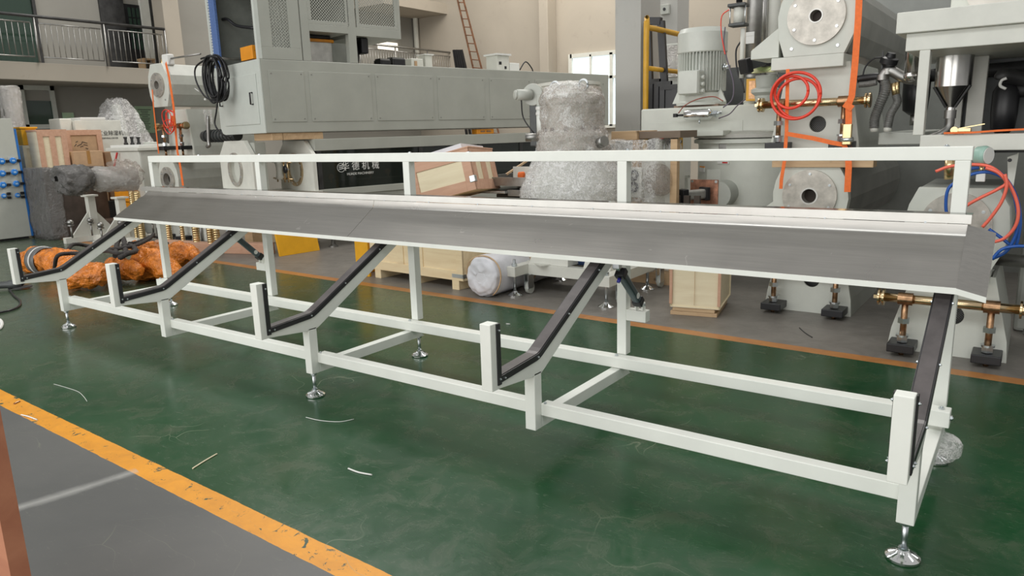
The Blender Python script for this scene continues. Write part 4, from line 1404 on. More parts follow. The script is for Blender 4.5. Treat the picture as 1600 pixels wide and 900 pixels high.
MB().sphere((0, 0, -.0), .055, .055, .05).build('end_dome', STEEL, st)
# black motors and pipes in the shade under the table
def shademotor(px, py, yy, label, r=.12):
    c = at(px, py, y=yT + yy)
    t = thing('black_pump', label, 'pump', tuple(c))
    MB().lathe([(.04, -.2), (r * .9, -.16), (r, -.05), (r, .1), (r * .6, .16), (.03, .2)], (0, 0, 0), (0, 0, 1), 24).build('body', BLK, t)
    MB().cyl((0, 0, -.2), (0, 0, -.28), .03).build('outlet', STEELD, t)
    MB().cyl((0, 0, .1), (.9, .2, .14), .05).build('pipe', CHROME if 0 else DARK, t)
    return t
shademotor(1570, 165, .9, 'round black pump hanging in the shade under the table', .085)
shademotor(1432, 140, 1.2, 'black pump behind the left leg of the table', .10)
tag(MB().tube([at(1565, 122, y=6.4), at(1570, 118, y=6.4), at(1600, 124, y=6.5), at(1640, 126, y=6.5)], .05, 12).build('dark_pipe', DARK), 'thick dark pipe with a white ring under the table', 'pipe')
tag(MB().tube([at(1573, 122, y=6.34), at(1565, 126, y=6.34), at(1563, 134, y=6.34), at(1572, 139, y=6.34)], .010, 8).build('white_ring', PAPER), 'white looped cable at the end of the dark pipe', 'cable')
# strap and buckle lying on the table's bottom rail
s_ = MB().strip([q(1475, 208) + o, q(1520, 207) + o, q(1560, 204) + o, q(1620, 201) + o], .035, .012, (0, 0, 1))
tag(s_.build('lashing_strap', STRAP), 'red-orange strap lying on the bottom rail of the table', 'strap')
t = thing('strap_buckle', 'gold ratchet buckle lying on the bottom rail of the table', 'buckle', tuple(at(1504, 203, y=yT + .05)))
MB().box(-.06, .05, -.02, .02, -.015, .012).build('frame', BRASS, t, .006)
MB().cyl((-.045, -.03, 0), (-.045, .03, 0), .022).build('spindle', BRASS, t)
MB().beam((-.02, 0, .01), (.12, .0, .035), .03, .006).build('lever', BRASS, t)
# valves and ribbed hoses between the machines
def pipes():
    t = thing('valve_assembly', 'valve elbow with two ribbed grey hoses behind the upper machine', 'valve', tuple(at(1390, 110, y=6.5)))
    o = Vector(t.location)
    q = lambda px, py, yy=6.5: at(px, py, y=yy) - o
    MB().tube([q(1379, 122), q(1380, 117), q(1386, 111), q(1395, 112), q(1410, 120), q(1425, 124), q(1437, 120)], .040, 12).build('elbow_pipe', STEELD, t)
    MB().tube([q(1381, 122), q(1384, 140), q(1374, 165), q(1367, 185), q(1366, 200)], lambda k: .036 + .004 * math.sin(k * 180), 10, 24).build('ribbed_hose', GREYH, t)
    MB().tube([q(1400, 148), q(1402, 160), q(1392, 178), q(1387, 200)], lambda k: .030 + .003 * math.sin(k * 130), 10, 20).build('ribbed_hose', GREYH, t)
    MB().cyl(q(1396, 130), q(1399, 150), .022).cyl(q(1402, 128), q(1402, 148), .018).build('brass_valve', BRASS, t)
    MB().slathe([(.03, -.08), (.04, -.05), (.065, -.03), (.065, .01), (.04, .02), (.03, .05)], q(1390, 93), (.3, -.2, 1), 20).build('valve_cap', BLK, t)
    MB().cyl(q(1388, 100), q(1387, 112), .022).build('valve_stem', STEELD, t)
    MB().tube([q(1379, 90), q(1365, 92), q(1352, 105), q(1347, 125)], .006).build('thin_lead', BLK, t)
    MB().beam(q(1380, 80), q(1377, 128), .03, .01).build('strip', BLK, t)
    MB().tube([q(1340, 124), q(1352, 122), q(1372, 120), q(1379, 126)], .03, 10).build('side_hose', BLK, t)
    MB().tube([q(1342, 132), q(1356, 131), q(1370, 128)], .026, 10).build('side_hose', GREYH, t)
    MB().tube([q(1378, 118), q(1376, 145), q(1368, 170), q(1362, 190)], .014, 8).build('side_hose', BLK, t)
    MB().slathe([(.055, -.03), (.055, .03)], q(1436, 122), (1, .2, 0), 20).build('pipe_flange', STEELD, t)
    MB().slathe([(.042, -.02), (.042, .02)], q(1387, 112), (0, 0, 1), 16).build('pipe_collar', STEELD, t)
    MB().slathe([(.046, -.02), (.046, .02)], q(1379, 121), (0, 0, 1), 16).build('pipe_collar', STEELD, t)
    for a, b in ((1366, 204), (1387, 204)):
        MB().cyl(q(a, b - 5), q(a, b + 2), .03).build('hose_collar', PAPER if 0 else OFFW, t)
pipes()
# base casing behind, and the shaded machine body beyond
t = thing('low_machine', 'grey machine base casing in the shade behind the stacked machines', 'machine', (at(1400, 220, y=6.55).x, 6.55, 0))
o = Vector(t.location)
q = lambda px, py, yy=6.55: at(px, py, y=yy) - o
MB().box(q(1372, 220).x, q(1440, 220).x, .0, 1.6, q(1400, 226).z, q(1400, 207).z).build('ledge', CASTG, t, .006)
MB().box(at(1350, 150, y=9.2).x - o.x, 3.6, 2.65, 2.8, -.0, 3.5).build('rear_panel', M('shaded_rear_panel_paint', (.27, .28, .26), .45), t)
# bright angled bracket at the right picture edge
t = thing('angle_bracket', 'white drilled angle bracket near the right picture edge', 'bracket', tuple(at(1581, 260, y=5.8)))
MB().prism([(-.03, .06), (.02, .08), (.03, .10), (.02, -.15), (-.01, -.12)], 'y', 0, .02).build('plate', OFFW, t)
MB().cyl((-.015, -.003, .04), (-.015, 0, .04), .012).build('hole', BLK, t)
# dark body behind the right machine
t = thing('rear_machine', 'dark unlit machine body at the right picture edge behind the hoses', 'machine', (at(1600, 400, y=6.6).x + .1, 6.6, 0))
MB().box(-.12, 1.2, .0, .9, .0, 1.15).build('body', CASTG, t, .03)
MB().cyl((-.5, -.4, .62), (.6, -.5, .60), .045).build('steel_pipe', STEELD, t)
m = MB().tube([(.02, -.6, .75), (.06, -.62, .5), (.03, -.6, .3), (-.02, -.58, .12)], lambda k: .04 + .005 * math.sin(k * 200), 12, 26)
m.build('ribbed_hose', GREYH, t)
# ---------------------------------------------------------------- crates and boxes
def crate(name, label, loc, rz, W, D, H, mat, frame, battens=2, skids=True, cat='crate', fw=.07, midx=(), tilt=None, inset=.012, panel_label=None):
    """panelled wooden crate: board faces with raised frames; local origin bottom centre"""
    t = thing(name, label, cat, loc, rz)
    z0 = .10 if skids else 0
    MB().box(-W / 2 + inset, W / 2 - inset, -D / 2 + inset, D / 2 - inset, z0, H).build('panels', mat, t)
    for s_ in (-1, 1):
        for ax in (0, 1):
            m = MB()
            def bx_(u0, u1, za, zb_):
                if ax == 0:
                    y0 = s_ * D / 2
                    m.box(u0, u1, min(y0, y0 - s_ * inset * 1.05), max(y0, y0 - s_ * inset * 1.05), za, zb_)
                else:
                    x0 = s_ * W / 2
                    m.box(min(x0, x0 - s_ * inset * 1.05), max(x0, x0 - s_ * inset * 1.05), u0, u1, za, zb_)
            h = (W if ax == 0 else D) / 2
            bx_(-h, -h + fw, z0, H); bx_(h - fw, h, z0, H)
            bx_(-h + fw, h - fw, z0, z0 + fw); bx_(-h + fw, h - fw, H - fw, H)
            if ax == 0:
                for q in midx: bx_(h * q - fw / 2, h * q + fw / 2, z0 + fw, H - fw)
            elif battens > 1:
                bx_(-fw / 2, fw / 2, z0 + fw, H - fw)
            m.build('side_frame', frame, t, .002)
    MB().box(-W / 2 - .005, W / 2 + .005, -D / 2 - .005, D / 2 + .005, H, H + .015).build('lid', frame, t, .002)
    if skids:
        for k in (-1, 0, 1):
            MB().box(W / 2 * k * .84 - .05, W / 2 * k * .84 + .05, -D / 2, D / 2, 0, .10).build('skid', frame, t, .003)
    return t
def carton(name, label, loc, rz, W, D, H, marks=3):
    t = thing(name, label, 'box', loc, rz)
    MB().box(-W / 2, W / 2, -D / 2, D / 2, 0, H).build('carton_body', CARD, t, .006)
    MB().box(-W / 2 - .001, W / 2 + .001, -.03, .03, H - .001, H + .002).box(-.001 + W / 2, W / 2 + .002, -.03, .03, H * .75, H).build('parcel_tape', TAPE, t)
    m = MB()
    random.seed(int(W * 1000))
    for r in range(marks):
        z = H * (.72 - .14 * r)
        x = -W * .36
        while x < W * .30:
            l = random.uniform(.012, .05)
            m.box(x, x + l, -D / 2 - .002, -D / 2, z, z + .014)
            x += l + .014
    m.build('printed_lines', INK, t)
    return t
# large pine crate behind the middle of the rack
a, b_ = at(583, 433, z=0), at(728, 455, z=0)
W = (b_ - a).length
dp = at(779, 432, z=0) - b_
t = crate('pine_crate', 'large pale pine crate on skids behind the middle of the rack', ((a.x + b_.x) / 2, (a.y + b_.y) / 2 + .42, 0), math.atan2(b_.y - a.y, b_.x - a.x), W, .84, .80, PINE, PINE, 2, True, fw=.10, midx=(.12, -.3))
MB().box(W / 2 - .16, W / 2 + .004, -.424, -.41, .10 + .03, .10 + .07).box(W / 2 - .01, W / 2 + .004, -.424, -.30, .13, .17).build('corner_strap', ZINC, t)
# tilted pinkish crate with bright corner locks, lying on it
c = at(683, 306, y=5.80)
t = crate('flight_crate', 'tilted pinkish plywood crate with metal corner locks on the pine crate', (c.x - .05, 6.2, .93), 0, .78, .62, .44, PALEP, PLYP, 2, False, fw=.11)
t.rotation_euler = (math.radians(-4), math.radians(-13), math.radians(14))
for dz in (.33, .08):
    MB().box(.33, .395, -.318, -.26, dz, dz + .07).build('corner_lock', ZINC, t, .006)
MB().box(-.36, .30, -.28, .28, .456, .50).rough(.012, 6, 2).build('foam_sheet', WHITEP, t)
for xx in (-.2, .2):
    pass
pb = tag(MB().box(c.x - .45, c.x + .38, 5.95, 6.55, .816, .90).build('support_board', TIMB, None, .004), 'timber packing under the tilted crate', 'timber')
# small crate in front of the right-hand machines
a, b_ = at(1061, 497, z=0), at(1133, 500, z=0)
t = crate('pine_crate', 'small narrow pine crate standing alone on low timber skids', ((a.x + b_.x) / 2 - .15, (a.y + b_.y) / 2 + .36, 0), math.radians(11), .43, .62, .60, PALEP, PALEP, 1, False, fw=.012)
for zz, dx in ((.0, .02), (.035, .0)):
    MB().box(-.19 - dx, .17 + dx, -.30, .28, -.0 + zz, zz + .033).build('low_board', TIMB, t, .003)
for ch in t.children:
    if not ch.name.startswith('low_board'): ch.location.z = .07
for s_ in (-1, 1):
    MB().box(s_ * .205 - .012, s_ * .205 + .012, -.318, -.31, .1, .6).build('red_edge_strip', PLYP, t)
MB().box(-.004, .0, -.3125, -.311, .1, .6).build('board_seam', TIMB, t)
# yellow sheet panels
a, b_ = at(438, 401, z=0), at(500, 391, z=0)
tag(MB().hexa([(a.x, a.y, 0), (b_.x, b_.y, 0), (b_.x - .03, b_.y, 0), (a.x - .03, a.y, 0), (a.x - .12, a.y, .62), (b_.x - .12, b_.y, .62), (b_.x - .15, b_.y, .62), (a.x - .15, a.y, .62)]).build('yellow_sheet', YEL, None, .004),
    'yellow sheet metal panel leaning in the shade, left of the open floor', 'panel')
a = at(557, 425, y=5.80); b_ = at(577, 425, y=5.80)
tag(MB().box(a.x, b_.x, 5.80, 5.83, 0, .80).box(a.x, a.x + .02, 5.83, 6.3, 0, .80).build('yellow_sheet', YEL, None, .004), 'yellow folded panel standing against the left side of the large pine crate', 'panel')
# timber baulks and brass tubes behind the left part of the rack
for i, (p0, p1, hgt, lab) in enumerate((((355, 395), (538, 400), .16, 'long reddish timber baulk on the floor behind the second post'), ((250, 388), (345, 395), .14, 'short reddish timber baulk under the brass tubes'))):
    a, b_ = at(p0[0], p0[1], z=0), at(p1[0], p1[1], z=0)
    if i == 0: b_ = a + (b_ - a) * .40
    m = MB().beam(Vector((a.x, a.y, hgt / 2)), Vector((b_.x, b_.y, hgt / 2)), .14, hgt)
    tag(m.build('timber_baulk', PLYP, None, .006), lab, 'timber')
a = at(390, 385, z=.0)
tag(MB().box(a.x - .1, a.x + .1, a.y - .0, a.y + .2, 0, .34).build('timber_offcut', TIMB, None, .006), 'upright timber block end behind the second rack post', 'timber')
a = at(470, 385, z=0)
tag(MB().box(a.x - .9, a.x - .15, a.y + .1, a.y + .5, 0, .42).build('pale_carton', PALEP, None, .006), 'pale plywood box in the shade left of the yellow panel', 'box')
brs = None
for i, (px, rr) in enumerate(((215, .028), (224, .05), (266, .045), (287, .030), (308, .05), (330, .045), (340, .045))):
    b0_ = at(px, 388, z=.14 if i > 1 else 0)
    yy = 6.05
    c = at(px, 380, y=yy)
    zlow = .15
    t = thing('brass_tube', '', 'tube', (c.x, yy, 0), 0, 'brass tubes behind the rack')
    k = c.z
    MB().tube([(0, 0, .0), (0, 0, .86)], lambda q, rr=rr: rr, 16, 1).build('tube', BRASS, t)
    m = MB()
    for j in range(24):
        zz = .03 + j * .034
        m.slathe([(rr + .0005, 0), (rr + .003, .010), (rr + .0005, .020)], (0, 0, zz), (0, 0, 1), 14, cap=False)
    m.build('thread_ridges', BRASS, t)
    t['label'] = ('leftmost', 'second', 'third', 'fourth', 'fifth', 'sixth', 'rightmost')[i] + ' of the seven upright ribbed brass tubes under the left end of the trough'
for i, px in enumerate((250, 280, 297, 318)):
    c = at(px, 370, y=6.75)
    t = thing('pale_foot_plate', ('leftmost', 'second', 'third', 'rightmost')[i] + ' of the four pale steel machine feet behind the brass tubes', 'foot', (c.x, 6.75, 0), 0, 'machine feet behind the brass tubes')
    MB().prism([(-.10, 0), (.10, 0), (.06, .8), (-.06, .8)], 'y', 0, .05).build('plate', OFFW, t, .004)
    MB().cyl((.0, -.03, 0), (0, -.03, .3), .018).build('jack_bolt', STEELD, t)

# ---------------------------------------------------------------- long white roll on the floor
a = at(769, 468, z=0)
r = .205
t = thing('white_sack_roll', 'long white wrapped roll lying on the grey floor right of the pine crate', 'roll', (-4.40, a.y + .0, 0), 0)
m = MB()
prof = [(.06, 0), (.15, .004), (.19, .03), (.205, .10), (.208, .5), (.2, 1.0), (.205, 1.5), (.19, 1.95), (.1, 2.0)]
P2 = []
for (r0, h0), (r1, h1) in zip(prof, prof[1:]):
    for k in range(5):
        P2.append((r0 + (r1 - r0) * k / 5, h0 + (h1 - h0) * k / 5))
m.lathe(P2, (0, 0, r), (0, 1, 0), 48).rough(.014, 7, 4).ridged(.012, 9, 2)
m.build('sheeting', WHITEP, t)
for yy in (.06, .62, .70):
    MB().tube([(.212 * math.cos(q), yy + .02 * math.sin(q * 2), r + .212 * math.sin(q)) for q in [k * PI / 10 for k in range(-3, 14)]], .007, 6, 2).build('twine', TIMB, t)

# ---------------------------------------------------------------- film-wrapped machine on a wheeled base
cx_, cy_ = at(895, 300, y=6.35).x, 6.35
t = thing('wrapped_machine', 'tall pale machine wrapped in clear film on a white wheeled base', 'machine', (cx_, cy_, 0))
ld = lambda px, py, **k: loc_at(t, px, py, **k)
MB().slathe([(.30, .62), (.42, .80), (.42, 1.1), (.30, 1.34), (.25, 1.38), (.30, 1.42), (.30, 1.55), (.25, 1.60), (.25, 1.85), (.27, 1.87), (.27, 1.95), (.14, 2.0)], (0, 0, 0), (0, 0, 1), 40).build('machine_body', OFFW, t)
m = MB()
for k in range(10):
    a = 2 * PI * k / 10
    m.hexn((.25 * math.cos(a), .25 * math.sin(a), 1.62), (.268 * math.cos(a), .268 * math.sin(a), 1.62), .02)
m.each('bolt', BLK, t)
for s_ in (-1, 1):
    MB().tube([(s_ * .16 + .05 * math.cos(q), -.05, 2.03 + .05 * math.sin(q)) for q in [k * PI / 8 for k in range(17)]], .011, 8, 1).build('lifting_eye', ZINC, t)
MB().cyl((.36, -.1, 1.48), (.44, -.14, 1.5), .05).build('side_port', STEELD, t)
MB().cyl((-.3, -.15, 1.55), (-.42, -.2, 1.55), .04).build('side_port', STEELD, t)
def shell(profile, mat, seed, amp, name='wrapping_film', n=72, steps=7, ax=(0, 0, 1), o=(0, 0, 0), par=None, sx=1.0):
    P2 = []
    for (r0, h0), (r1, h1) in zip(profile, profile[1:]):
        for k in range(steps):
            P2.append((r0 + (r1 - r0) * k / steps, h0 + (h1 - h0) * k / steps))
    P2.append(profile[-1])
    m = MB().lathe(P2, o, ax, n, cap=False)
    m.rough(amp * 1.2, 3.2, seed).ridged(amp, 7, seed)
    return m.build(name, mat, par or t)
shell([(.40, .70), (.50, .82), (.52, 1.0), (.44, 1.22), (.35, 1.40), (.345, 1.55), (.30, 1.62), (.29, 1.85), (.30, 1.93), (.24, 2.02), (.05, 2.05)], WRAP, 3, .03)
shell([(.50, .76), (.54, .90), (.50, 1.08), (.38, 1.34), (.34, 1.45)], WRAP, 9, .035)
shell([(.33, 1.36), (.365, 1.44), (.355, 1.56), (.31, 1.64), (.31, 1.9), (.26, 2.0), (.1, 2.03)], WRAPT, 5, .03)
wg_ = MB()
pts = [ld(822, 272, y=-.3), ld(835, 258, y=-.25), ld(850, 262, y=-.3), ld(858, 300, y=-.35), ld(846, 303, y=-.3), ld(836, 283, y=-.35)]
vs_ = [wg_.b.verts.new(p) for p in pts]
wg_._f(vs_)
bmesh.ops.triangulate(wg_.b, faces=wg_.b.faces[:])
wg_.sub(5).rough(.03, 9, 2).build('film_flap', WRAPT, t)
# base: square tube frame, levelling feet, castors, splayed gussets
x0, x1 = ld(805, 462, z=0).x, ld(945, 481, z=0).x
y0, y1 = ld(805, 462, z=0).y, ld(1010, 452, z=0).y
zt_ = .30
MB().box(x0 - .06, x0 + .04, y0 - .05, y1 + .05, .20, zt_).build('base_tube', OFFW, t, .004)
MB().box(x1 - .06, x1 + .06, y0 - .05, y1 + .05, .20, zt_).build('base_tube', OFFW, t, .004)
MB().box(x0 + .04, x1 - .06, y0 + .18, y0 + .27, .19, .30).build('base_tube', OFFW, t, .004)
MB().box(x0 + .04, x1 - .06, y1 - .2, y1 - .1, .19, .30).build('base_tube', OFFW, t, .004)
MB().hexa([(x0 + .04, y0 + .2, .30), (x0 + .5, y0 + .2, .30), (x0 + .5, y1 - .2, .30), (x0 + .04, y1 - .2, .30), (x0 + .12, y0 + .3, .66), (x0 + .45, y0 + .3, .66), (x0 + .45, y1 - .3, .66), (x0 + .12, y1 - .3, .66)]).build('pedestal', OFFW, t, .004)
MB().hexa([(x1 - .36, y0 + .2, .30), (x1 - .06, y0 + .2, .30), (x1 - .06, y1 - .2, .30), (x1 - .36, y1 - .2, .30), (x1 - .3, y0 + .3, .66), (x1 - .12, y0 + .3, .66), (x1 - .12, y1 - .3, .66), (x1 - .3, y1 - .3, .66)]).build('pedestal', OFFW, t, .004)
MB().prism([(x0 - .05, y0 + .3), (x0 + .25, y0 + .1), (x0 + .3, y0 + .2)], 'z', .30, .31).build('gusset_plate', OFFW, t)
MB().box(x0 + .45, x1 - .36, y0 + .4, y1 - .3, .28, .50).build('blue_motor', M('dark_blue_enamel', (.02, .05, .14), .4), t, .03)
for xx in (x0, x1):
    for yy in (y0, y1):
        f = MB().slathe([(.075, 0), (.075, .012), (.03, .04), (.02, .05)], (xx, yy, 0), (0, 0, 1), 24).build('levelling_foot', CHROME, t)
        MB().cyl((xx, yy, .04), (xx, yy, .37), .015).build('stud', ZINC, f)
        MB().hexn((xx, yy, .302), (xx, yy, .33), .028).build('nut', ZINC, f)
        w_ = MB().slathe([(.02, -.018), (.06, -.018), (.062, 0), (.06, .018), (.02, .018)], (xx + .07, yy + .16, .062), (1, 0, 0), 24).build('castor_wheel', CASTG, t)
        MB().box(xx + .045, xx + .051, yy + .10, yy + .2, .06, .2).box(xx + .089, xx + .095, yy + .10, yy + .2, .06, .2).build('castor_fork', ZINC, t)

# blower with standpipe left of the wrapped machine
t = thing('blower', 'grey snail blower on a white standpipe left of the wrapped machine', 'blower', tuple(at(839, 236, y=7.2)[:2]) + (0,))
ld = lambda px, py, **k: loc_at(t, px, py, **k)
zc_ = ld(835, 148, y=0).z
MB().slathe([(.03, -.05), (.12, -.05), (.125, -.03), (.125, .03), (.12, .05), (.03, .05)], (-.03, -.0, zc_), (.3, -1, 0), 32).build('snail_casing', CASTG, t, .006)
MB().cyl((-.03, -.05, zc_), (-.13, -.20, zc_), .06).slathe([(.05, 0), (.052, .02), (.03, .03)], (-.13, -.20, zc_), (-.1, -.15, 0), 24).build('motor', CASTG, t)
zp_ = ld(839, 166, y=0).z
zq_ = ld(839, 222, y=0).z
MB().box(.03, .09, -.04, .04, zp_, zc_).build('outlet', CASTG, t, .01)
MB().cyl((.06, 0, zp_), (.06, 0, zq_), .048).build('standpipe', PIPEW, t)
MB().slathe([(.055, 0), (.055, .03)], (.06, 0, zp_ - .04), (0, 0, 1), 24).slathe([(.055, 0), (.055, .03)], (.06, 0, zp_ - .10), (0, 0, 1), 24).build('pipe_sleeve', PAPER, t)
MB().tube([(.06, 0, zq_), (.07, 0, zq_ - .09), (.14, 0, zq_ - .12), (.3, 0, zq_ - .12)], .052, 14).build('elbow', PIPEW, t)
MB().tube([(-.1, -.15, zc_ - .06), (-.1, -.12, zc_ - .25), (.0, -.1, zc_ - .4), (.04, -.06, zc_ - .45)], .008).build('lead', BLK, t)
MB().cyl((.06, .1, 0), (.06, .1, zq_ - .1), .03).build('stand', CASTG, t)
# white drum behind the wrapped machine
t = thing('white_drum', 'tall white drum with a dark side window behind the wrapped machine', 'drum', (at(890, 200, y=8.0).x, 8.0, 0))
zd_ = loc_at(t, 880, 128, y=-.3).z
MB().slathe([(.36, .6), (.36, zd_ - .04), (.385, zd_ - .035), (.385, zd_), (.3, zd_ + .01)], (0, 0, 0), (0, 0, 1), 40).build('shell', OFFW, t)
MB().box(-.40, -.30, -.30, -.05, zd_ - .75, zd_ - .08).build('dark_window', CHAR, t, .01)
MB().slathe([(.06, 0), (.06, .6)], (0, 0, 0), (0, 0, 1), 16).build('stand', OFFW, t)
MB().box(-.3, .3, -.3, .3, .0, .05).build('foot_plate', OFFW, t)
MB().cyl((.5, -.15, 1.4), (.7, -.2, 1.4), .04).build('outlet_stub', STEELD, t)

# wrapped crate with a fan grille, half hidden behind the rack post
t = thing('wrapped_crate', 'film-wrapped timber crate with a fan grille right of the wrapped machine', 'crate', (at(985, 300, y=6.95).x, 6.95, 0))
ld = lambda px, py, **k: loc_at(t, px, py, **k)
ztop = ld(975, 205, y=0).z
zb_ = ld(975, 219, y=0).z
xL, xR = ld(955, 212, y=0).x, ld(995, 212, y=0).x
MB().box(xL, xR, 0, .5, zb_, ztop).build('top_board', TIMB, t, .004)
MB().box(xR, xR + .45, .05, .5, zb_ + .01, ztop - .01).build('rear_board', M('dark_rear_board', (.20, .15, .11), .7), t, .004)  # rear board in a darker brown than the top board
for xx in (xR - .07, xR + .35):
    MB().box(xx, xx + .07, .05, .12, 0, zb_).build('crate_post', TIMB, t)
MB().box(xL, xR + .45, .0, .5, .0, .12).build('bottom_board', TIMB, t)
MB().box(xL + .05, xR + .35, .12, .45, .12, zb_ - .15).build('packed_machine', OFFW, t, .02)
gx, gz = ld(991, 283, y=-.1).x, ld(991, 283, y=-.1).z
f = MB().box(gx - .08, gx + .08, -.10, -.04, gz - .17, gz + .14)
f.build('fan_housing', OFFW, t, .01)
for dz in (.06, -.06):
    MB().slathe([(.025, 0), (.055, 0), (.055, .008), (.025, .008)], (gx, -.11, gz + dz), (0, -1, 0), 24, cap=False).build('fan_grille', BLK, t)
MB().sphere((gx + .22, -.02, gz), .14, .13, .17, 24, 16).rough(.03, 6, 1).smoothall().build('wrapped_motor', WRAPT, t)
m = MB().box(xL + .05, xR + .26, -.14, .50, .15, zb_ - .02).sub(9).rough(.05, 3, 8).ridged(.02, 8, 1).smoothall()
m.build('wrapping_film', WRAP, t)
for i in range(5):
    MB().box(gx + .1 + i * .11, gx + .16 + i * .11, .16, .2, .1, gz - .16).build('slat', M('dark_slat', (.06, .045, .035), .7), t)

# steel trays
t = thing('steel_tray', 'grey steel tray stack between the tilted crate and the wrapped machine', 'tray', (at(780, 300, y=6.45).x, 6.45, 0))
ld = lambda px, py, **k: loc_at(t, px, py, **k)
xa, xb = ld(742, 280, y=0).x, ld(822, 280, y=0).x
za, zb_ = ld(780, 289, y=0).z, ld(780, 277, y=0).z
MB().box(xa, xb, 0, .02, za, zb_).box(xa, xb, .7, .72, za, zb_).box(xa, xa + .02, .02, .7, za, zb_).box(xb - .02, xb, .02, .7, za, zb_).box(xa, xb, 0, .7, za - .01, za).build('tray', STEELD, t)
MB().box(xa, xb - .25, -.05, .6, za - .09, za - .06).build('lower_plate', STEEL, t, .004)
MB().box(xb - .25, xb, .0, .6, za - .12, za - .05).build('side_block', STEELD, t, .004)
MB().box(xa + .05, xb - .05, .32, .6, .0, za - .13).build('dark_stand', DARK, t, .01)
MB().box(xa + .28, xa + .62, .35, .37, za, za + .18).build('upright_plate', OFFW, t)
MB().sphere((xa + .5, .2, za + .09), .05, .05, .05).rough(.02, 14).build('orange_glow', STRAP, t)  # orange ball standing in for a small orange glow on the tray
MB().box(xa + .05, xb - .45, .74, 1.1, .0, za + .12).build('rear_box', CHAR, t, .01)
MB().beam((xa - .08, .5, za), (xa + .25, .9, za + .3), .05, .02).build('timber_lath', TIMB, t)

# ---------------------------------------------------------------- mixer: tank, bridge and motor
yM = 7.7
t = thing('mixer', 'large pale mixer with a round covered tank and bridge behind the rack', 'mixer', (at(1160, 300, y=yM).x, yM, 0))
ld = lambda px, py, **k: loc_at(t, px, py, **k)
# tank
tl, tr_ = ld(1058, 260, y=.15).x, ld(1262, 260, y=.15).x
tc = (tl + tr_) / 2
tr = (tr_ - tl) / 2 * .93
ty = .15 + tr * .95
zl1 = ld(1150, 216, y=.2).z
MB().slathe([(tr * .6, .3), (tr, .45), (tr, zl1 - .06), (tr + .05, zl1 - .05), (tr + .05, zl1 - .01), (tr, zl1)], (tc, ty, 0), (0, 0, 1), 64).build('tank_shell', MACH, t)
lid = MB().slathe([(tr + .05, zl1 + .005), (tr + .05, zl1 + .04), (tr * .96, zl1 + .05), (tr * .30, zl1 + .17), (tr * .3, zl1 + .18)], (tc, ty, 0), (0, 0, 1), 64).build('lid', M('lid_enamel', (.46, .45, .41), .35), t)
MB().box(ld(1030, 205, y=0).x, ld(1130, 205, y=0).x, -.0, .5, ld(1080, 213, y=0).z, ld(1080, 205, y=0).z).build('lid_arm', MACH, t, .005)
MB().box(-.2, .2, ty - .2, ty + .2, 0, .31).build('foot_block', MACH, t)
# bridge box
bx0, bz0, bz1 = ld(1001, 190, y=.25).x, ld(1001, 204, y=.25).z, ld(1001, 171, y=.25).z
MB().box(bx0, bx0 + 1.62, .25, 1.2, bz0 - .05, bz1).build('bridge', MACH, t, .02)
MB().box(bx0 + .1, bx0 + 1.2, .243, .252, bz0 - .04, bz0 + .08).build('bridge_panel', MACH, t, .002)
MB().box(bx0 + .02, bx0 + .12, .6, 1.1, 0, bz0 - .05).build('bridge_leg', MACH, t, .01)
# motor
mx = ld(1097, 100, y=.55).x
q = lambda px, py: ld(px, py, y=.55)
mr = (q(1134, 70).x - q(1061, 70).x) / 2
z0_, z1_, z2_, z3_ = bz1, q(1097, 146).z, q(1097, 84).z, q(1097, 46).z
mo = thing('electric_motor', 'tall finned grey electric motor standing upright on the mixer bridge', 'motor', (t.location.x + mx, t.location.y + .55, z0_ + .001))
dz = z0_ + .001
MB().slathe([(mr * .97, z2_ - dz), (mr, z2_ - dz + .01), (mr, z3_ - dz - .05), (mr * .9, z3_ - dz), (mr * .3, z3_ - dz + .01)], (0, 0, 0), (0, 0, 1), 48).build('fan_cowl', MOTG, mo)
m = MB().cyl((0, 0, z1_ - dz), (0, 0, z2_ - dz + .02), mr * .84, n=48)
mcore = m.build('stator_body', MOTG, mo)
m = MB()
for k in range(44):
    a = 2 * PI * k / 44
    d_ = Vector((math.cos(a), math.sin(a), 0))
    m.beam(d_ * mr * .9 + Vector((0, 0, z1_ - dz + .02)), d_ * mr * .9 + Vector((0, 0, z2_ - dz)), .008, mr * .16, tuple(d_))
m.build('cooling_fins', MOTG, mcore)
jx = ld(1079, 130, y=.2).x - mx
jb = MB().box(jx - .13, jx + .11, -mr - .12, -mr * .8, q(1080, 150).z - dz, q(1080, 114).z - dz).build('terminal_box', MOTG, mo, .02)
MB().box(jx - .12, jx + .10, -mr - .135, -mr - .12, q(1080, 149).z - dz, q(1080, 115).z - dz).build('terminal_cover', MOTG, jb, .012)
for k in range(3):
    zz = q(1080, 145 - k * 10).z - dz
    MB().cyl((jx + .11, -mr - .05, zz), (jx + .15, -mr - .05, zz), .022).build('cable_gland', MOTG, jb)
MB().slathe([(mr * 1.02, .02), (mr * 1.02, .05), (mr * .9, .07), (mr * .9, z1_ - dz)], (0, 0, 0), (0, 0, 1), 40).build('mounting_flange', MOTG, mo)
MB().box(-mr * .95, mr * .95, -mr * .6, mr * .6, 0, .025).build('base_plate', M('brown_base_plate', (.25, .17, .12), .5), mo)
for s_ in (-1, 1):
    MB().prism([(s_ * mr * .6, .05), (s_ * mr * 1.15, .05), (s_ * mr * .9, .2)], 'y', -.3 * mr, -.2 * mr).build('foot_rib', MOTG, mo)
MB().cyl((mr * .85, -.05, .42), (mr * 1.25, -.05, .42), .02).cyl((mr * .98, -.05, .42), (mr * 1.05, -.05, .42), .035).build('eye_bolt', ZINC, mo)
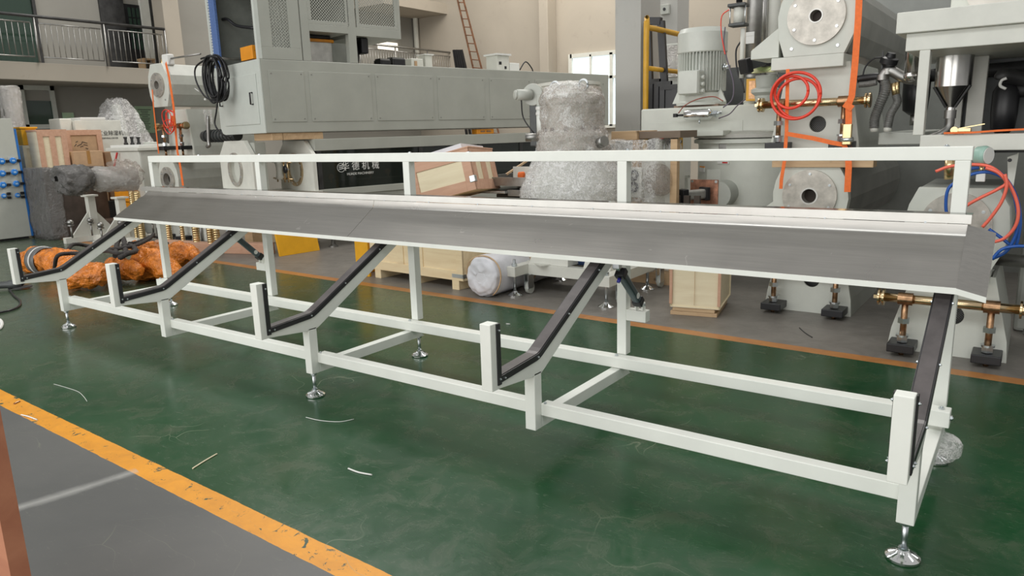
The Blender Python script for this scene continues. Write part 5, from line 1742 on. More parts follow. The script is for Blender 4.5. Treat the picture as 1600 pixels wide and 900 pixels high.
# silver air reservoir with hoses on the bridge front
c0, c1 = at(1070, 180, y=yM + .12), at(1111, 178, y=yM + .12)
ar = thing('air_reservoir', 'small shiny air reservoir on the front of the mixer bridge', 'cylinder', tuple((c0 + c1) / 2))
L = (c1 - c0).length / 2
MB().lathe([(.015, -L - .02), (.045, -L), (.058, -L + .02), (.058, L - .02), (.045, L), (.015, L + .02)], (0, 0, 0), (1, 0, 0), 24).build('shell', CHROME, ar)
MB().cyl((L, 0, 0), (L + .12, 0, .01), .016).hexn((L + .03, 0, 0), (L + .07, 0, 0), .04).build('fitting', ZINC, ar)
MB().cyl((-L - .1, 0, 0), (-L, 0, 0), .012).box(-L - .13, -L - .09, -.02, .02, -.02, .02).build('fitting', BLK, ar)
MB().cyl((.02, 0, -.055), (.02, 0, -.1), .01).build('drain', ZINC, ar)
MB().cyl((.02, .03, 0), (.02, .13, 0), .03).build('bracket', ZINC, ar)
hose('thin red-brown hose arching from the air reservoir to the motor foot', yM + .05, [(1060, 177), (1070, 165), (1090, 155), (1115, 151), (1130, 158)], M('brown_air_hose', (.28, .07, .04), .4), .006)
hose('thin dark hose from the reservoir valve up to the air cylinder', yM + .03, [(1123, 185), (1140, 178), (1152, 165), (1165, 155), (1175, 150)], M('grey_air_hose', (.12, .09, .12), .4), .006)
hose('grey violet hose hanging beside the motor', yM, [(1133, 42), (1131, 70), (1138, 100), (1146, 130), (1144, 155), (1130, 168)], M('violet_grey_hose', (.14, .12, .16), .4), .007)
hose('red hose curving down from the tall air cylinder', yM - .1, [(1141, 14), (1128, 25), (1127, 50), (1131, 75), (1133, 85)], REDH, .006)
hose('black hose curving behind the black actuator', yM, [(1157, 65), (1150, 80), (1152, 110), (1160, 130), (1163, 145)], BLK, .009)
# upright lids, cones on the tank
for px, py, label in ((1169, 190, 'flared steel inlet cone standing on the mixer lid'), (1197, 190, 'small grey wrapped fitting standing on the mixer lid')):
    c = at(px, py, y=yM + .35)
    k = thing('inlet_cone', label, 'fitting', tuple(c))
    MB().slathe([(.10, .0), (.10, .03), (.07, .035), (.07, .05)], (0, 0, 0), (0, 0, 1), 28).build('ring', ZINC, k)
    if px < 1180:
        MB().slathe([(.085, .05), (.05, .20), (.06, .205), (.06, .225)], (0, 0, 0), (0, 0, 1), 28).build('cone', MACH, k)
    else:
        MB().lathe([(.06, .05), (.09, .1), (.08, .17), (.03, .2)], (0, 0, 0), (0, 0, 1), 24).rough(.02, 9, 1).build('wrapped_cap', M('grey_blue_wrap', (.25, .28, .33), .4), k)
# latch, labels
l_ = at(1130, 226, y=yM + .16)
tl_ = Vector(t.location)
MB().box(l_.x - tl_.x - .04, l_.x - tl_.x + .05, .13, .20, l_.z - .07, l_.z + .07).build('latch', STEELD, t, .01)
for (a, b_, c_, d_, mt) in ((1079, 1096, 261, 263, ORANGE), (1079, 1096, 263.2, 270, PAPER), (1120, 1141, 252, 256, PAPER), (1129, 1138, 253, 255, RED)):
    p0, p1 = ld(a, d_, y=.14), ld(b_, c_, y=.14)
    ang = math.asin(max(-1, min(1, ((p0.x + p1.x) / 2 - tc) / tr)))
    yy = ty - tr * math.cos(ang) - (.008 if mt is RED else .004)
    o = MB().box(-(p1.x - p0.x) / 2, (p1.x - p0.x) / 2, -.004, .03, p0.z, p1.z).build('warning_label', mt, t)
    o.location = ((p0.x + p1.x) / 2, yy, 0)
    o.rotation_euler = (0, 0, ang)
# vertical air cylinder at the lid edge
c = at(1050, 276, y=yM + .05)
k = thing('air_cylinder', 'upright silver air cylinder with black ends left of the mixer tank', 'cylinder', tuple(c))
hz = at(1050, 213, y=yM + .05).z - c.z
MB().box(-.12, .18, -.06, .08, -.012, .012).build('mount_plate', MACH, k, .003)
MB().prism([(0.02, -.012), (.18, -.012), (.18, -.35)], 'y', .0, .02).build('mount_gusset', MACH, k)
MB().box(-.09, .09, -.06, .08, .012, .07).build('lower_cap', BLK, k, .006)
MB().cyl((0, 0, .07), (0, 0, hz * .82), .065).build('barrel', STEEL, k)
MB().box(-.08, .08, -.06, .08, hz * .82, hz * .9).build('upper_cap', BLK, k, .006)
for s_ in (-1, 1):
    MB().cyl((s_ * .075, -.05, .03), (s_ * .075, -.05, hz * .88), .007, n=8).build('tie_rod', ZINC, k)
MB().cyl((0, 0, hz * .9), (0, 0, hz * 1.12), .022).build('rod', CHROME, k)
MB().beam((-.0, -.03, hz * 1.0), (-.13, -.06, hz * .95), .03, .012).build('red_handle', RED, k)
# discharge spout with copper-coloured plate and black-ended ram
c = at(1100, 300, y=yM - .15)
k = thing('discharge_valve', 'mixer outlet with a copper-toned plate and black-ended ram, low behind the trough', 'valve', tuple(c))
ld = lambda px, py, **kk: loc_at(k, px, py, **kk)
a, b_ = ld(1078, 316, y=0), ld(1122, 281, y=0)
MB().box(a.x, b_.x, 0, .02, a.z - .12, b_.z).build('copper_plate', M('copper_zinc_plate', (.55, .27, .18), .35, .6, var=.35, scale=12), k, .003)
for px, py in ((1082, 283), (1119, 284)):
    q_ = ld(px, py, y=0)
    MB().hexn((q_.x, -.008, q_.z), (q_.x, 0, q_.z), .016).build('bolt', ZINC, k)
a, b_ = ld(1103, 316, y=.3), ld(1156, 265, y=.3)
MB().box(a.x, b_.x, .3, .33, a.z - .12, b_.z).build('saddle_plate', MACH, k, .004)
a = ld(1120, 300, y=.1); 
MB().slathe([(.14, 0), (.14, .28)], (a.x + .04, .02, a.z - .02), (0, 1, 0), 32).build('outlet_housing', CASTG, k)
r0, r1 = ld(1067, 306, y=-.28), ld(1104, 302, y=-.02)
MB().beam(r0, r1, .10, .10).build('ram_barrel', ALU, k, .02)
MB().beam(r0 - (r1 - r0).normalized() * .05, r0 + (r1 - r0).normalized() * .03, .14, .14).build('ram_end_cap', BLK, k, .01)
MB().beam(r1 - (r1 - r0).normalized() * .05, r1, .14, .14).build('ram_end_cap', BLK, k, .01)
# actuator on a yellow-green plate and grey funnel
c = at(1195, 95, y=7.4)
k = thing('butterfly_valve', 'black actuator on an iridescent square plate above a grey funnel', 'valve', tuple(c))
ld = lambda px, py, **kk: loc_at(k, px, py, **kk)
a, b_ = ld(1174, 115, y=0), ld(1213, 73, y=0)
MB().box(a.x, b_.x, 0, .02, a.z, b_.z).build('square_plate', M('rainbow_zinc', (.50, .50, .28), .3, .7, var=.35, scale=6), k, .004)
MB().slathe([(.03, 0), (.10, 0), (.10, .012)], (0, -.012, 0), (0, 1, 0), 28).build('round_boss', M('green_gold_zinc', (.42, .50, .22), .3, .7, var=.3), k)
r0, r1 = ld(1163, 104, y=-.25), ld(1200, 93, y=-.05)
MB().beam(r0, r1, .09, .09).build('actuator_barrel', CHAR, k, .02)
MB().beam(r0 - (r1 - r0).normalized() * .02, r0 + (r1 - r0).normalized() * .05, .14, .14).build('end_cap', BLK, k, .012)
MB().beam(r1 - (r1 - r0).normalized() * .05, r1, .12, .12).build('end_cap', BLK, k, .012)
MB().tube([(.0, -.03, .06), (.05, -.06, .10), (.08, -.06, .04), (.03, -.05, .0)], .008).build('lead', BLK, k)
f0 = ld(1197, 118, y=.08)
MB().slathe([(.10, .0), (.09, -.11), (.135, -.13), (.135, -.16), (.10, -.19), (.09, -.25)], (f0.x, .08, f0.z), (0, 0, 1), 32).build('funnel', CASTG, k)
a, b_ = ld(1165, 158, y=.3), ld(1190, 122, y=.3)
MB().box(a.x, b_.x, .3, .5, a.z, b_.z).build('yellow_bracket', YEL, k, .004)
MB().box(a.x + .03, b_.x - .06, .296, .3, a.z + .02, b_.z - .02).build('bracket_slot', BRONZE, k)
# tall air cylinder on a white rod and the stainless columns
c = at(1153, 40, y=7.5)
k = thing('air_cylinder', 'tall white air cylinder with black square ends high above the mixer', 'cylinder', tuple(c))
ld = lambda px, py, **kk: loc_at(k, px, py, **kk)
for a, b_, c_, d_, nm in ((1141, 1167, 43, 35, 'lower_cap'), (1140, 1168, 13, 4, 'upper_cap')):
    p0, p1 = ld(a, c_, y=0), ld(b_, d_, y=0)
    MB().box(p0.x, p1.x, -.07, .07, p0.z, p1.z).build(nm, CHAR, k, .008)
p0, p1 = ld(1154, 36, y=0), ld(1154, 12, y=0)
MB().cyl((p0.x, 0, p0.z), (p0.x, 0, p1.z), .05).build('barrel', OFFW, k)
for s_ in (-1, 1):
    MB().cyl((p0.x + s_ * .075, -.04, p0.z - .03), (p0.x + s_ * .075, -.04, p1.z + .03), .007, n=8).build('tie_rod', ZINC, k)
p2 = ld(1161, 44, y=0); p3 = ld(1159, 122, y=0)
MB().cyl((p2.x, 0, p2.z), (p2.x, 0, p3.z), .022).build('white_rod', OFFW, k)
MB().cyl((p0.x, 0, p1.z + .05), (p0.x, 0, p1.z + .5), .03).build('rod', BLK, k)
for i, (px, rr, mt, lab) in enumerate(((1177, .085, STEELD, 'dull steel column nearest the tall air cylinder'), (1190, .05, STEEL, 'slim polished steel column behind the tall air cylinder'), (1206, .075, OFFW, 'pale column left of the upper stained flange'))):
    c = at(px, 75, y=8.4 + .1 * i)
    k = thing('steel_column', lab, 'column', (c.x, c.y, bz1 + .0))
    MB().cyl((0, 0, 0), (0, 0, 2.2), rr, n=28).build('tube', mt, k)
    MB().slathe([(rr + .015, .3), (rr + .015, .33)], (0, 0, 0), (0, 0, 1), 28).build('collar', STEELD, k)
c = at(1173, 59, y=8.28)
tag(MB().box(c.x - .05, c.x + .04, 8.27, 8.285, c.z - .06, c.z + .06).box(c.x - .05, c.x + .04, 8.266, 8.27, c.z + .02, c.z + .055).build('warning_sticker', PAPER), 'white sticker on the dull steel column', 'sticker')
c = at(1205, 150, y=10.2)
tag(MB().box(c.x - 1.0, c.x + .8, 10.2, 10.4, 0, at(1150, 105, y=10.2).z).build('dark_cabinet', CHAR, None, .01), 'dark low cabinet in the shade behind the mixer motor', 'cabinet')
# ---------------------------------------------------------------- yellow guard rail and stacked black frames by the far column
yG = 8.62
t = thing('guard_rail', 'yellow tubular guard rail beside the near concrete column', 'rail', tuple(at(1009, 158, y=yG)[:2]) + (0,))
ld = lambda px, py, **kk: loc_at(t, px, py, **kk)
a, b_, c_, d_ = ld(1009, 158, y=0), ld(1012, 42, y=0), ld(1062, 50, y=0), ld(1060, 108, y=0)
yr = ld(1066, 51, x=a.x).y
MB().tube([(a.x, 0, 0), (a.x, 0, b_.z - .12), (a.x, .03, b_.z - .03), (a.x, .12, b_.z), (a.x, yr, b_.z)], .035, 12, 5).build('top_tube', YELP, t)
zm_ = ld(1012, 106, y=0).z
MB().cyl((a.x, 0, zm_), (a.x, yr, zm_), .03).build('middle_tube', YELP, t)
MB().cyl((a.x, yr, 0), (a.x, yr, b_.z), .035).build('end_post', YELP, t)
t = thing('metal_stand', 'tall black metal frame standing behind the yellow guard rail', 'frame', tuple(at(1022, 165, y=yG + .5)[:2]) + (0,))
ld = lambda px, py, **kk: loc_at(t, px, py, **kk)
a, b_, c_ = ld(1013, 100, y=0), ld(1012, 33, y=0), ld(1033, 33, y=0)
for p0, p1 in ((ld(1016, 165, y=0), b_), (ld(1040, 165, y=0), c_)):
    k = (p1 - p0).normalized()
    MB().beam(p0 - k * (p0.z) / k.z, p1, .09, .06, (0, 1, 0)).build('upright', BLK, t)
MB().beam(b_, c_, .08, .09).build('top_bar', BLK, t)
MB().box(b_.x, c_.x, .0, .03, .6, .66).build('cross_bar', BLK, t)
for i, (pa, pb_, py, lab) in enumerate(((1013, 1030, 124, 'black frame leaning nearest the concrete column'), (1022, 1048, 128, 'middle one of the three low black frames'), (1031, 1058, 133, 'low black frame nearest the mixer motor'))):
    yy = yG + .2 - i * .12
    p0, p1 = at(pa, py, y=yy), at(pb_, py, y=yy)
    k = thing('metal_stand', lab, 'frame', ((p0.x + p1.x) / 2, yy, 0))
    h_ = (p1.x - p0.x) / 2
    MB().box(-h_, -h_ + .06, 0, .05, 0, p0.z).build('upright', BLK, k)
    MB().box(h_ - .06, h_, 0, .05, 0, p0.z).build('upright', BLK, k)
    MB().box(-h_, h_, -.002, .052, p0.z - .06, p0.z).build('top_bar', DARK, k)
    MB().box(-h_ + .06, h_ - .06, .02, .04, .3, p0.z - .06).build('panel', BLK, k)
c = at(1050, 90, y=11)
k = thing('wall_cabinet', 'pale wrapped cabinet in the distance left of the mixer motor', 'cabinet', (c.x, 11, 0))
zz = at(1050, 68, y=11).z
MB().box(at(1038, 90, y=11).x - c.x, at(1064, 90, y=11).x - c.x, 0, .5, 0, zz).build('body', CASTG, k, .02)
MB().box(-.05, .2, -.14, 0, zz - .5, zz - .05).rough(.02, 6).build('wrapped_part', FOIL, k)
# ---------------------------------------------------------------- far left: control cabinet with blue sockets
X0 = at(50, 372, z=0).x
t = thing('socket_cabinet', 'cream control cabinet with rows of blue sockets at the left picture edge', 'cabinet', (X0, at(50, 372, z=0).y, 0))
ld = lambda px, py, **kk: loc_at(t, px, py, **kk)
CREAM = M('cream_cabinet', (.50, .51, .46), .4, var=.03)
top = ld(10, 185, x=0).z
ych = ld(17, 186, x=0).y
zch = ld(27, 201, x=0).z
MB().prism([(-1.6, .04), (0, .04), (0, zch), (ych, top), (-1.6, top)], 'x', -.6, 0).build('body', CREAM, t, .006)
MB().box(-.58, -.04, -1.55, -.03, 0, .04).build('plinth', DARK, t)
MB().prism([(0, .04), (.035, .04), (.035, zch), (0, zch)], 'x', -.55, .004).build('blue_side', BLUE, t, .003)
for i, (px, py, rr) in enumerate(((18.7, 251, .055), (21, 269, .055), (24, 287, .055), (26, 305, .042), (1, 252, .055), (2, 271, .055), (3, 289, .055), (4.5, 306, .042))):
    c = ld(px, py, x=0)
    s = MB().box(.0, .008, c.y - rr - .01, c.y + rr + .01, c.z - rr - .01, c.z + rr + .01).build('socket', CREAM, t, .002)
    MB().slathe([(rr * .75, .008), (rr * .95, .03), (rr, .05), (rr * .7, .065)], (0, c.y, c.z), (1, 0, 0), 24).build('blue_cap', BLUEP, s)
    MB().box(.06, .068, c.y - .022, c.y + .022, c.z - .014, c.z + .018).build('plate', M('pale_blue_plate', (.35, .55, .8), .4), s)
    for dz in ((0,) if rr > .05 else (.035, -.035)):
        MB().box(0, .03, c.y + rr + .02, c.y + rr + .075, c.z - .025 + dz, c.z + .02 + dz).build('breaker_switch', BLK, t, .006)
# ---------------------------------------------------------------- shrink-wrapped cylinder behind it
def lumpy(name, label, cat, loc, parts, film, rz=0):
    t = thing(name, label, cat, loc, rz)
    return t
c = at(21, 190, x=-16.2)
t = thing('wrapped_cylinder', 'tall cylinder in silvery film at the top left below the gallery', 'cylinder', (c.x, c.y, 0))
ld = lambda px, py, **kk: loc_at(t, px, py, **kk)
zt2 = at(20, 134, x=-16.2).z
rr = (at(42, 150, x=-16.2).y - at(3, 150, x=-16.2).y) / 2 * .8
shell([(rr * .9, .0), (rr, .3), (rr, zt2 - .12), (rr * .93, zt2 - .02), (rr * .2, zt2)], FOIL, 2, .03, 'wrapping_film', 48, 6, par=t)
MB().slathe([(rr * .9, .01), (rr * .9, zt2 - .06)], (0, 0, 0), (0, 0, 1), 32).build('cylinder_body', STEELD, t)
shell([(rr * 1.0, zt2 - .75), (rr * 1.4, zt2 - 1.0), (rr * 1.8, zt2 - 1.2)], WRAPT, 4, .05, 'loose_film', 40, 5, par=t)
# yellow box
def obox(name, label, cat, px0, px1, pytop, zb_, X, D, mat, fn=None, rz=0):
    """box whose near face lies on the plane x = X and spans px0..px1"""
    a, b_ = at(px0, pytop, x=X), at(px1, pytop, x=X)
    t = thing(name, label, cat, (X, (a.y + b_.y) / 2, zb_), rz)
    hl = (b_.y - a.y) / 2
    h = (a.z + b_.z) / 2 - zb_
    MB().box(-D, 0, -hl, hl, 0, h).build('body', mat, t, .008)
    if fn: fn(t, D, hl, h)
    return t
# things seen obliquely: faces towards +x
def yfn(t, D, hl, h):
    MB().box(-D - .02, .02, -hl - .02, hl + .02, h, h + .03).build('lid', YEL, t, .004)
    m = MB()
    for k in range(7):
        m.beam((.0, hl + .02, h - .05 - k * .055), (.03, hl + .05, h - .06 - k * .055), .02, .02)
    m.build('coil_spring', OFFW, t)
low1 = obox('pale_crate', 'pale low crate right of the blue-edged cabinet, under the yellow box', 'crate', 34, 58, 227, 0, -15.0, .6, PALEP, lambda t, D, hl, h: MB().box(0, .02, -hl, -hl + .06, 0, h).box(0, .02, hl - .06, hl, 0, h).box(0, .02, -hl + .06, hl - .06, h - .06, h).build('side_frame', PALEP, t))
obox('yellow_box', 'yellow sheet metal box between the blue-edged cabinet and the crates', 'box', 32, 56, 201, at(45, 227, x=-15.0).z + .004, -15.0, .5, YEL, yfn)
def paletop(t, D, hl, h):
    fw = .09
    m = MB().box(0, .02, -hl, -hl + fw, 0, h).box(0, .02, hl - fw, hl, 0, h).box(0, .02, -fw / 2, fw / 2, fw, h - fw)
    m.box(0, .02, -hl + fw, hl - fw, h - fw, h).box(0, .02, -hl + fw, hl - fw, 0, fw)
    m.build('frame_boards', PLYP, t, .002)
    MB().box(-D - .01, .02, -hl - .01, hl + .01, h, h + .03).build('lid', PLYP, t)
obox('plywood_crate', 'upright crate with two cream panels framed in pinkish boards', 'crate', 56, 102, 205, 0, -14.6, .6, PALEP, paletop)
def cardcrate(t, D, hl, h):
    fw = .10
    MB().box(0, .02, -hl, hl, h - fw, h).box(0, .02, -hl, -hl + fw, 0, h - fw).box(0, .02, hl - fw, hl, 0, h - fw).build('frame_boards', PLYP, t, .002)
    m = MB()
    random.seed(5)
    for k in range(16):
        y, z = random.uniform(-hl * .55, hl * .1), h - .2 - random.uniform(0, .5)
        m.beam((.003, y, z), (.003, y + random.uniform(.02, .09), z + random.uniform(-.03, .05)), .006, .010)
    m.build('brush_marks', INK, t)
obox('plywood_crate', 'wide brown crate with black brush marks right of the cream-panelled crate', 'crate', 99, 157, 203, 0, -15.3, .6, CARD, cardcrate)
# white dryer cabinet
def dry(t, D, hl, h):
    MB().box(-D, -.0, -hl + .12, hl - .3, h, h + .06).build('top_cap', PAPER, t, .01)
    o = text_mesh('lettering', 'SHL-工业除湿机', .105, INK, t, (.004, .12, h - .30), (PI / 2, 0, PI / 2))
    o = text_mesh('lettering', 'DEHUMIDIFYING DRYER', .045, INK, t, (.004, .12, h - .38), (PI / 2, 0, PI / 2))
    MB().slathe([(.07, 0), (.085, 0), (.085, .004), (.07, .004)], (0, -hl + .22, h - .27), (1, 0, 0), 24, cap=False).build('emblem', INK, t)
    for y, z in ((hl * .32, h * .42), (hl * .78, h * .38)):
        MB().slathe([(.035, 0), (.035, .03)], (0, y, z), (1, 0, 0), 18).build('knob', BLK, t)
    MB().box(0, .01, hl * .42, hl * .55, h * .12, h * .36).build('display', BLK, t)
    for y in (hl * .55, hl * .66, hl * .8):
        MB().cyl((0, y, h * .06), (.02, y, h * .06), .02).build('lamp', BLK, t)
obox('dryer_cabinet', 'white dryer cabinet with printed lettering above the cardboard boxes', 'cabinet', 116, 188, 188, .9, -15.9, .7, OFFW, dry)
tag(MB().box(-16.6, -15.9, at(116, 200, x=-15.9).y, at(188, 200, x=-15.9).y, 0, .895).build('equipment_stand', DARK, None, .01), 'dark stand under the white dryer cabinet', 'stand')
tag(MB().box(-16.5, -16.0, at(95, 200, x=-16.0).y, at(114, 200, x=-16.0).y, 0, at(100, 185, x=-16.0).z).build('equipment_case', OFFW, None, .02), 'white casing left of the lettered dryer cabinet', 'cabinet')
# cardboard boxes
def cbx(t, D, hl, h):
    MB().box(0, .003, -.03, .03, h * .75, h).box(-D, .0, -.03, .03, h, h + .003).build('parcel_tape', TAPE, t)
    m = MB()
    random.seed(int(hl * 1000))
    for r in range(4):
        y = -hl * .7
        while y < hl * .6:
            l = random.uniform(.02, .09)
            m.box(0, .003, y, y + l, h * (.68 - .14 * r), h * (.68 - .14 * r) + .02)
            y += l + .03
    m.build('printed_lines', INK, t)
obox('cardboard_box', 'brown cardboard box with printed lines in front of the brush-marked crate', 'box', 114, 160, 236, .55, -14.5, .5, CARD, cbx)
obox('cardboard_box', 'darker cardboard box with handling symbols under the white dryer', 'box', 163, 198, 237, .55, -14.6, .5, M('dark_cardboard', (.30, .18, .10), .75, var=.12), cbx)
ya, yb_ = at(112, 300, x=-14.5).y, at(200, 300, x=-14.5).y
tag(MB().box(-15.15, -14.55, ya, yb_, 0, .545).build('dark_bench', DARK, None, .01), 'dark low bench under the cardboard boxes', 'bench')
# film cone
c = at(190, 230, x=-17.3)
t = thing('film_covered_machine', 'machine under a pointed tent of clear film behind the dryer cabinet', 'machine', (c.x, c.y, 0))
ztip = at(190, 153, x=-17.3).z
shell([(.95, .9), (.8, 1.4), (.55, 1.9), (.22, ztip - .05), (.06, ztip)], WRAP, 6, .07, 'film_tent', 56, 8, par=t)
MB().slathe([(.35, .0), (.35, .9), (.25, 1.3), (.1, ztip - .15)], (0, 0, 0), (0, 0, 1), 28).build('machine_core', CASTG, t)
# small parts under it
for i, px in enumerate((197, 207, 217)):
    c = at(px, 225, x=-14.9)
    t = thing('pipe_fitting', ('left', 'middle', 'right')[i] + '-hand of three dark steel pipe fittings below the film tent', 'fitting', tuple(c), 0, 'dark fittings below the film tent')
    MB().slathe([(.04, 0), (.04, .04), (.025, .05), (.025, .12), (.035, .13), (.035, .16)], (0, 0, -.02), (0, 0, 1), 14).build('body', DARK, t)
tag(MB().box(-15.3, -14.6, at(190, 240, x=-14.9).y, at(232, 240, x=-14.9).y, 0, at(207, 227, x=-14.9).z - .02).build('parts_shelf', CASTG, None, .01), 'grey shelf holding the dark fittings left of the white tank', 'shelf')
# dark film-wrapped tall box
a = at(50, 372, z=0)
xf = -13.85
y0_, ym, y1_ = 5.62, 5.9, 6.75
t = thing('wrapped_box', 'tall box in dark grey film standing right of the socket cabinet', 'box', (xf, 6.1, 0))
ld = lambda px, py, **kk: loc_at(t, px, py, **kk)
zt3 = ld(70, 264, x=0).z
ya, yb_ = ld(84, 373, x=0).y, ld(122, 300, x=0).y
MB().box(-.75, 0, ya, yb_ + .5, 0, zt3).build('dark_box', M('dark_brown_board', (.065, .05, .042), .45, var=.25), t, .01)
m = MB().box(-.78, .012, ya - .012, ya + .25, 0.0, zt3 + .01).sub(12).rough(.012, 6, 3).ridged(.018, 12, 4).smoothall()
m.build('film_edge', DWRAP, t)
# wrapped gearbox lying on a pale stand
c = at(175, 283, x=-12.6)
t = thing('wrapped_gearbox', 'gearbox in silvery film lying on a pale stand at the left', 'gearbox', (c.x, c.y, 0))
ld = lambda px, py, **kk: loc_at(t, px, py, **kk)
p0, p1 = ld(143, 281, x=0), ld(209, 279, x=0)
ax_ = (p1 - p0)
Lg = ax_.length
m = MB()
P2 = [(.10, 0), (.17, .03), (.21, .10), (.205, Lg * .5), (.21, Lg * .9), (.20, Lg), (.1, Lg + .01)]
shell(P2, FOIL, 7, .02, 'silver_film', 48, 6, tuple(ax_), tuple(p0), t)
p2 = ld(105, 280, x=0)
shell([(.05, -.55), (.20, -.48), (.24, -.2), (.17, -.03), (.09, .04)], DWRAP, 8, .05, 'dark_film', 48, 6, tuple(ax_), tuple(p0), t)
shell([(.16, Lg * .4), (.22, Lg * .55), (.24, Lg * .8), (.22, Lg * 1.05), (.1, Lg * 1.15)], WRAPT, 9, .05, 'loose_film', 40, 6, tuple(ax_), tuple(p0 + Vector((0, 0, .08))), t)
MB().cyl(p0 - ax_ * .5, p1, .13).build('gearbox_core', STEELD, t)
# its stand
def stand(px, pytop, pybot, lab, flare):
    c = at(px, pybot, z=0)
    t = thing('pale_stand', lab, 'stand', (c.x, c.y, 0))
    ld = lambda px, py, **kk: loc_at(t, px, py, **kk)
    h = ld(px - 6, pytop, x=0).z
    MB().box(-.06, .06, -.06, .06, .1, h - .03).build('post', OFFW, t, .004)
    MB().box(-.10, .10, -.10, .10, h - .03, h).build('top_plate', OFFW, t, .004)
    MB().prism([(-.06, .5), (.06, .5), (.38, .1), (-.38, .1)], 'x', -.02, .02).build('gusset', OFFW, t)
    MB().box(-.5, .5, -.06, .06, .0, .1).build('foot_beam', OFFW, t, .004)
    MB().box(-.05, .05, -.5, .5, .0, .099).build('foot_beam', OFFW, t, .004)
    for q in (-.42, -.1, .42):
        k = MB().cyl((.12, q, .1), (.12, q, .32), .015).build('jack_screw', STEELD, t)
        MB().slathe([(.05, 0), (.05, .02)], (.12, q, .30), (0, 0, 1), 14).sphere((.12, q, .36), .05, .05, .045).build('clamp_knob', STEELD, k)
    return t
stand(150, 304, 375, 'pale steel stand under the left end of the wrapped gearbox', 1)
stand(197, 307, 380, 'pale steel stand under the right end of the wrapped gearbox', 1)
obox('orange_carton', 'orange box half hidden behind the right end of the wrapped gearbox', 'box', 198, 216, 286, .3, -13.25, .5, ORANGE, lambda t, D, hl, h: MB().box(-D, 0.004, -hl, hl, h * .45, h * .47).build('seam', BRONZE, t))
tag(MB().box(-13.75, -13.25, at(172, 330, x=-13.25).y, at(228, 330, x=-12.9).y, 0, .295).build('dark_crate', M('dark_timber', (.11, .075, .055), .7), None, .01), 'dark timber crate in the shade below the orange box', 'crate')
# white tapered tank with lid
c = at(243, 290, y=6.9)
t = thing('white_tank', 'white tapered plastic tank with a flat lid left of the stacked machines', 'tank', (at(240, 260, y=7.3).x, 7.3, 0))
ld = lambda px, py, **kk: loc_at(t, px, py, **kk)
zt4 = ld(240, 226, y=0).z
MB().hexa([(-.42, -.42, .2), (.42, -.42, .2), (.42, .42, .2), (-.42, .42, .2), (-.52, -.52, zt4 - .1), (.52, -.52, zt4 - .1), (.52, .52, zt4 - .1), (-.52, .52, zt4 - .1)]).build('body', OFFW, t, .03)
MB().box(-.56, .56, -.56, .56, zt4 - .10, zt4 - .04).build('rim', OFFW, t, .01)
MB().box(-.5, .5, -.5, .5, zt4 - .04, zt4 + .01).build('lid', PAPER, t, .01)
MB().cyl((0, 0, zt4 + .01), (0, 0, zt4 + .05), .12).build('cap', CASTG, t)
MB().box(-.4, .4, -.4, .4, 0, .2).build('stand', CASTG, t)
MB().beam((-.15, -.56, zt4 - .12), (-.25, -.6, zt4 - .38), .03, .02).build('red_handle', RED, t)
# motor and pipe below the cabinet's end
c = at(338, 200, y=6.75)
t = thing('small_motor', 'small dark finned motor with an upright grey pipe below the cabinet end', 'motor', (c.x, 6.75, tank_top if 'tank_top' in globals() else 1.30))
ld = lambda px, py, **kk: loc_at(t, px, py, **kk)
a, b_ = ld(320, 213, y=0), ld(372, 213, y=0)
m = MB().cyl((a.x, 0, a.z), (b_.x, 0, a.z), .085)
for k in range(9):
    x = a.x + .1 + k * (b_.x - a.x - .2) / 8
    m.slathe([(.087, -.006), (.10, -.006), (.10, .006), (.087, .006)], (x, 0, a.z), (1, 0, 0), 20, cap=False)
m.build('finned_body', CHAR, t)
u0, u1 = ld(327, 227, y=-.1), ld(325, 180, y=-.1)
MB().tube([u0 + Vector((-.06, 0, -.02)), u0, u0 + Vector((0, 0, .08)), u1], .028, 10).build('upright_pipe', STEELD, t)
MB().box(ld(309, 175, y=.2).x, ld(322, 175, y=.2).x, .2, .3, ld(315, 195, y=.2).z, ld(315, 172, y=.2).z).build('wrapped_plate', WRAP, t)

# ---------------------------------------------------------------- orange-wrapped bundles on the floor
def bundle(name, label, p0, p1, r0, r1, seed, bands=True, end=True):
    a, b_ = at(*p0, z=0), at(*p1, z=0)
    d = b_ - a
    L = d.length
    t = thing(name, label, 'bundle', (a.x, a.y, 0), math.atan2(d.y, d.x))
    prof = [(.04, 0), (r0 * .8, .02), (r0, L * .12), (r0 * .92, L * .3), ((r0 + r1) / 2, L * .5), (r1, L * .7), (r1 * .95, L * .88), (r1 * .55, L), (.05, L + .02)]
    P2 = []
    for (q0, h0), (q1, h1) in zip(prof, prof[1:]):
        for k in range(6):
            P2.append((q0 + (q1 - q0) * k / 6, h0 + (h1 - h0) * k / 6))
    m = MB().lathe(P2, (0, 0, max(r0, r1) * .98), (1, 0, 0), 64)
    m.rough(.06, 3.0, seed).ridged(.034, 4.5, seed).ridged(.010, 11, seed + 3)
    for v in m.b.verts: v.co.z = max(v.co.z, .004)
    m.build('orange_film', OWRAP, t)
    if bands:
        for q in (.30, .44):
            rr = r0 * .96 + (r1 - r0) * q
            MB().lathe([(rr + .004, -.05), (rr + .018, -.04), (rr + .018, .04), (rr + .004, .05)], (L * q, 0, max(r0, r1) * .98), (1, 0, 0), 32, cap=False).rough(.008, 6, seed).build('grey_band', STRIPE, t)
        MB().lathe([(r0 + .002, -.01), (r0 + .016, -.008), (r0 + .016, .008), (r0 + .002, .01)], (L * .37, 0, max(r0, r1) * .98), (1, 0, 0), 32, cap=False).build('white_band', PAPER, t)
    return t
bundle('wrapped_roller', 'orange film-wrapped roller with grey and white bands, farthest left', (50, 424), (112, 436), .17, .18, 1)
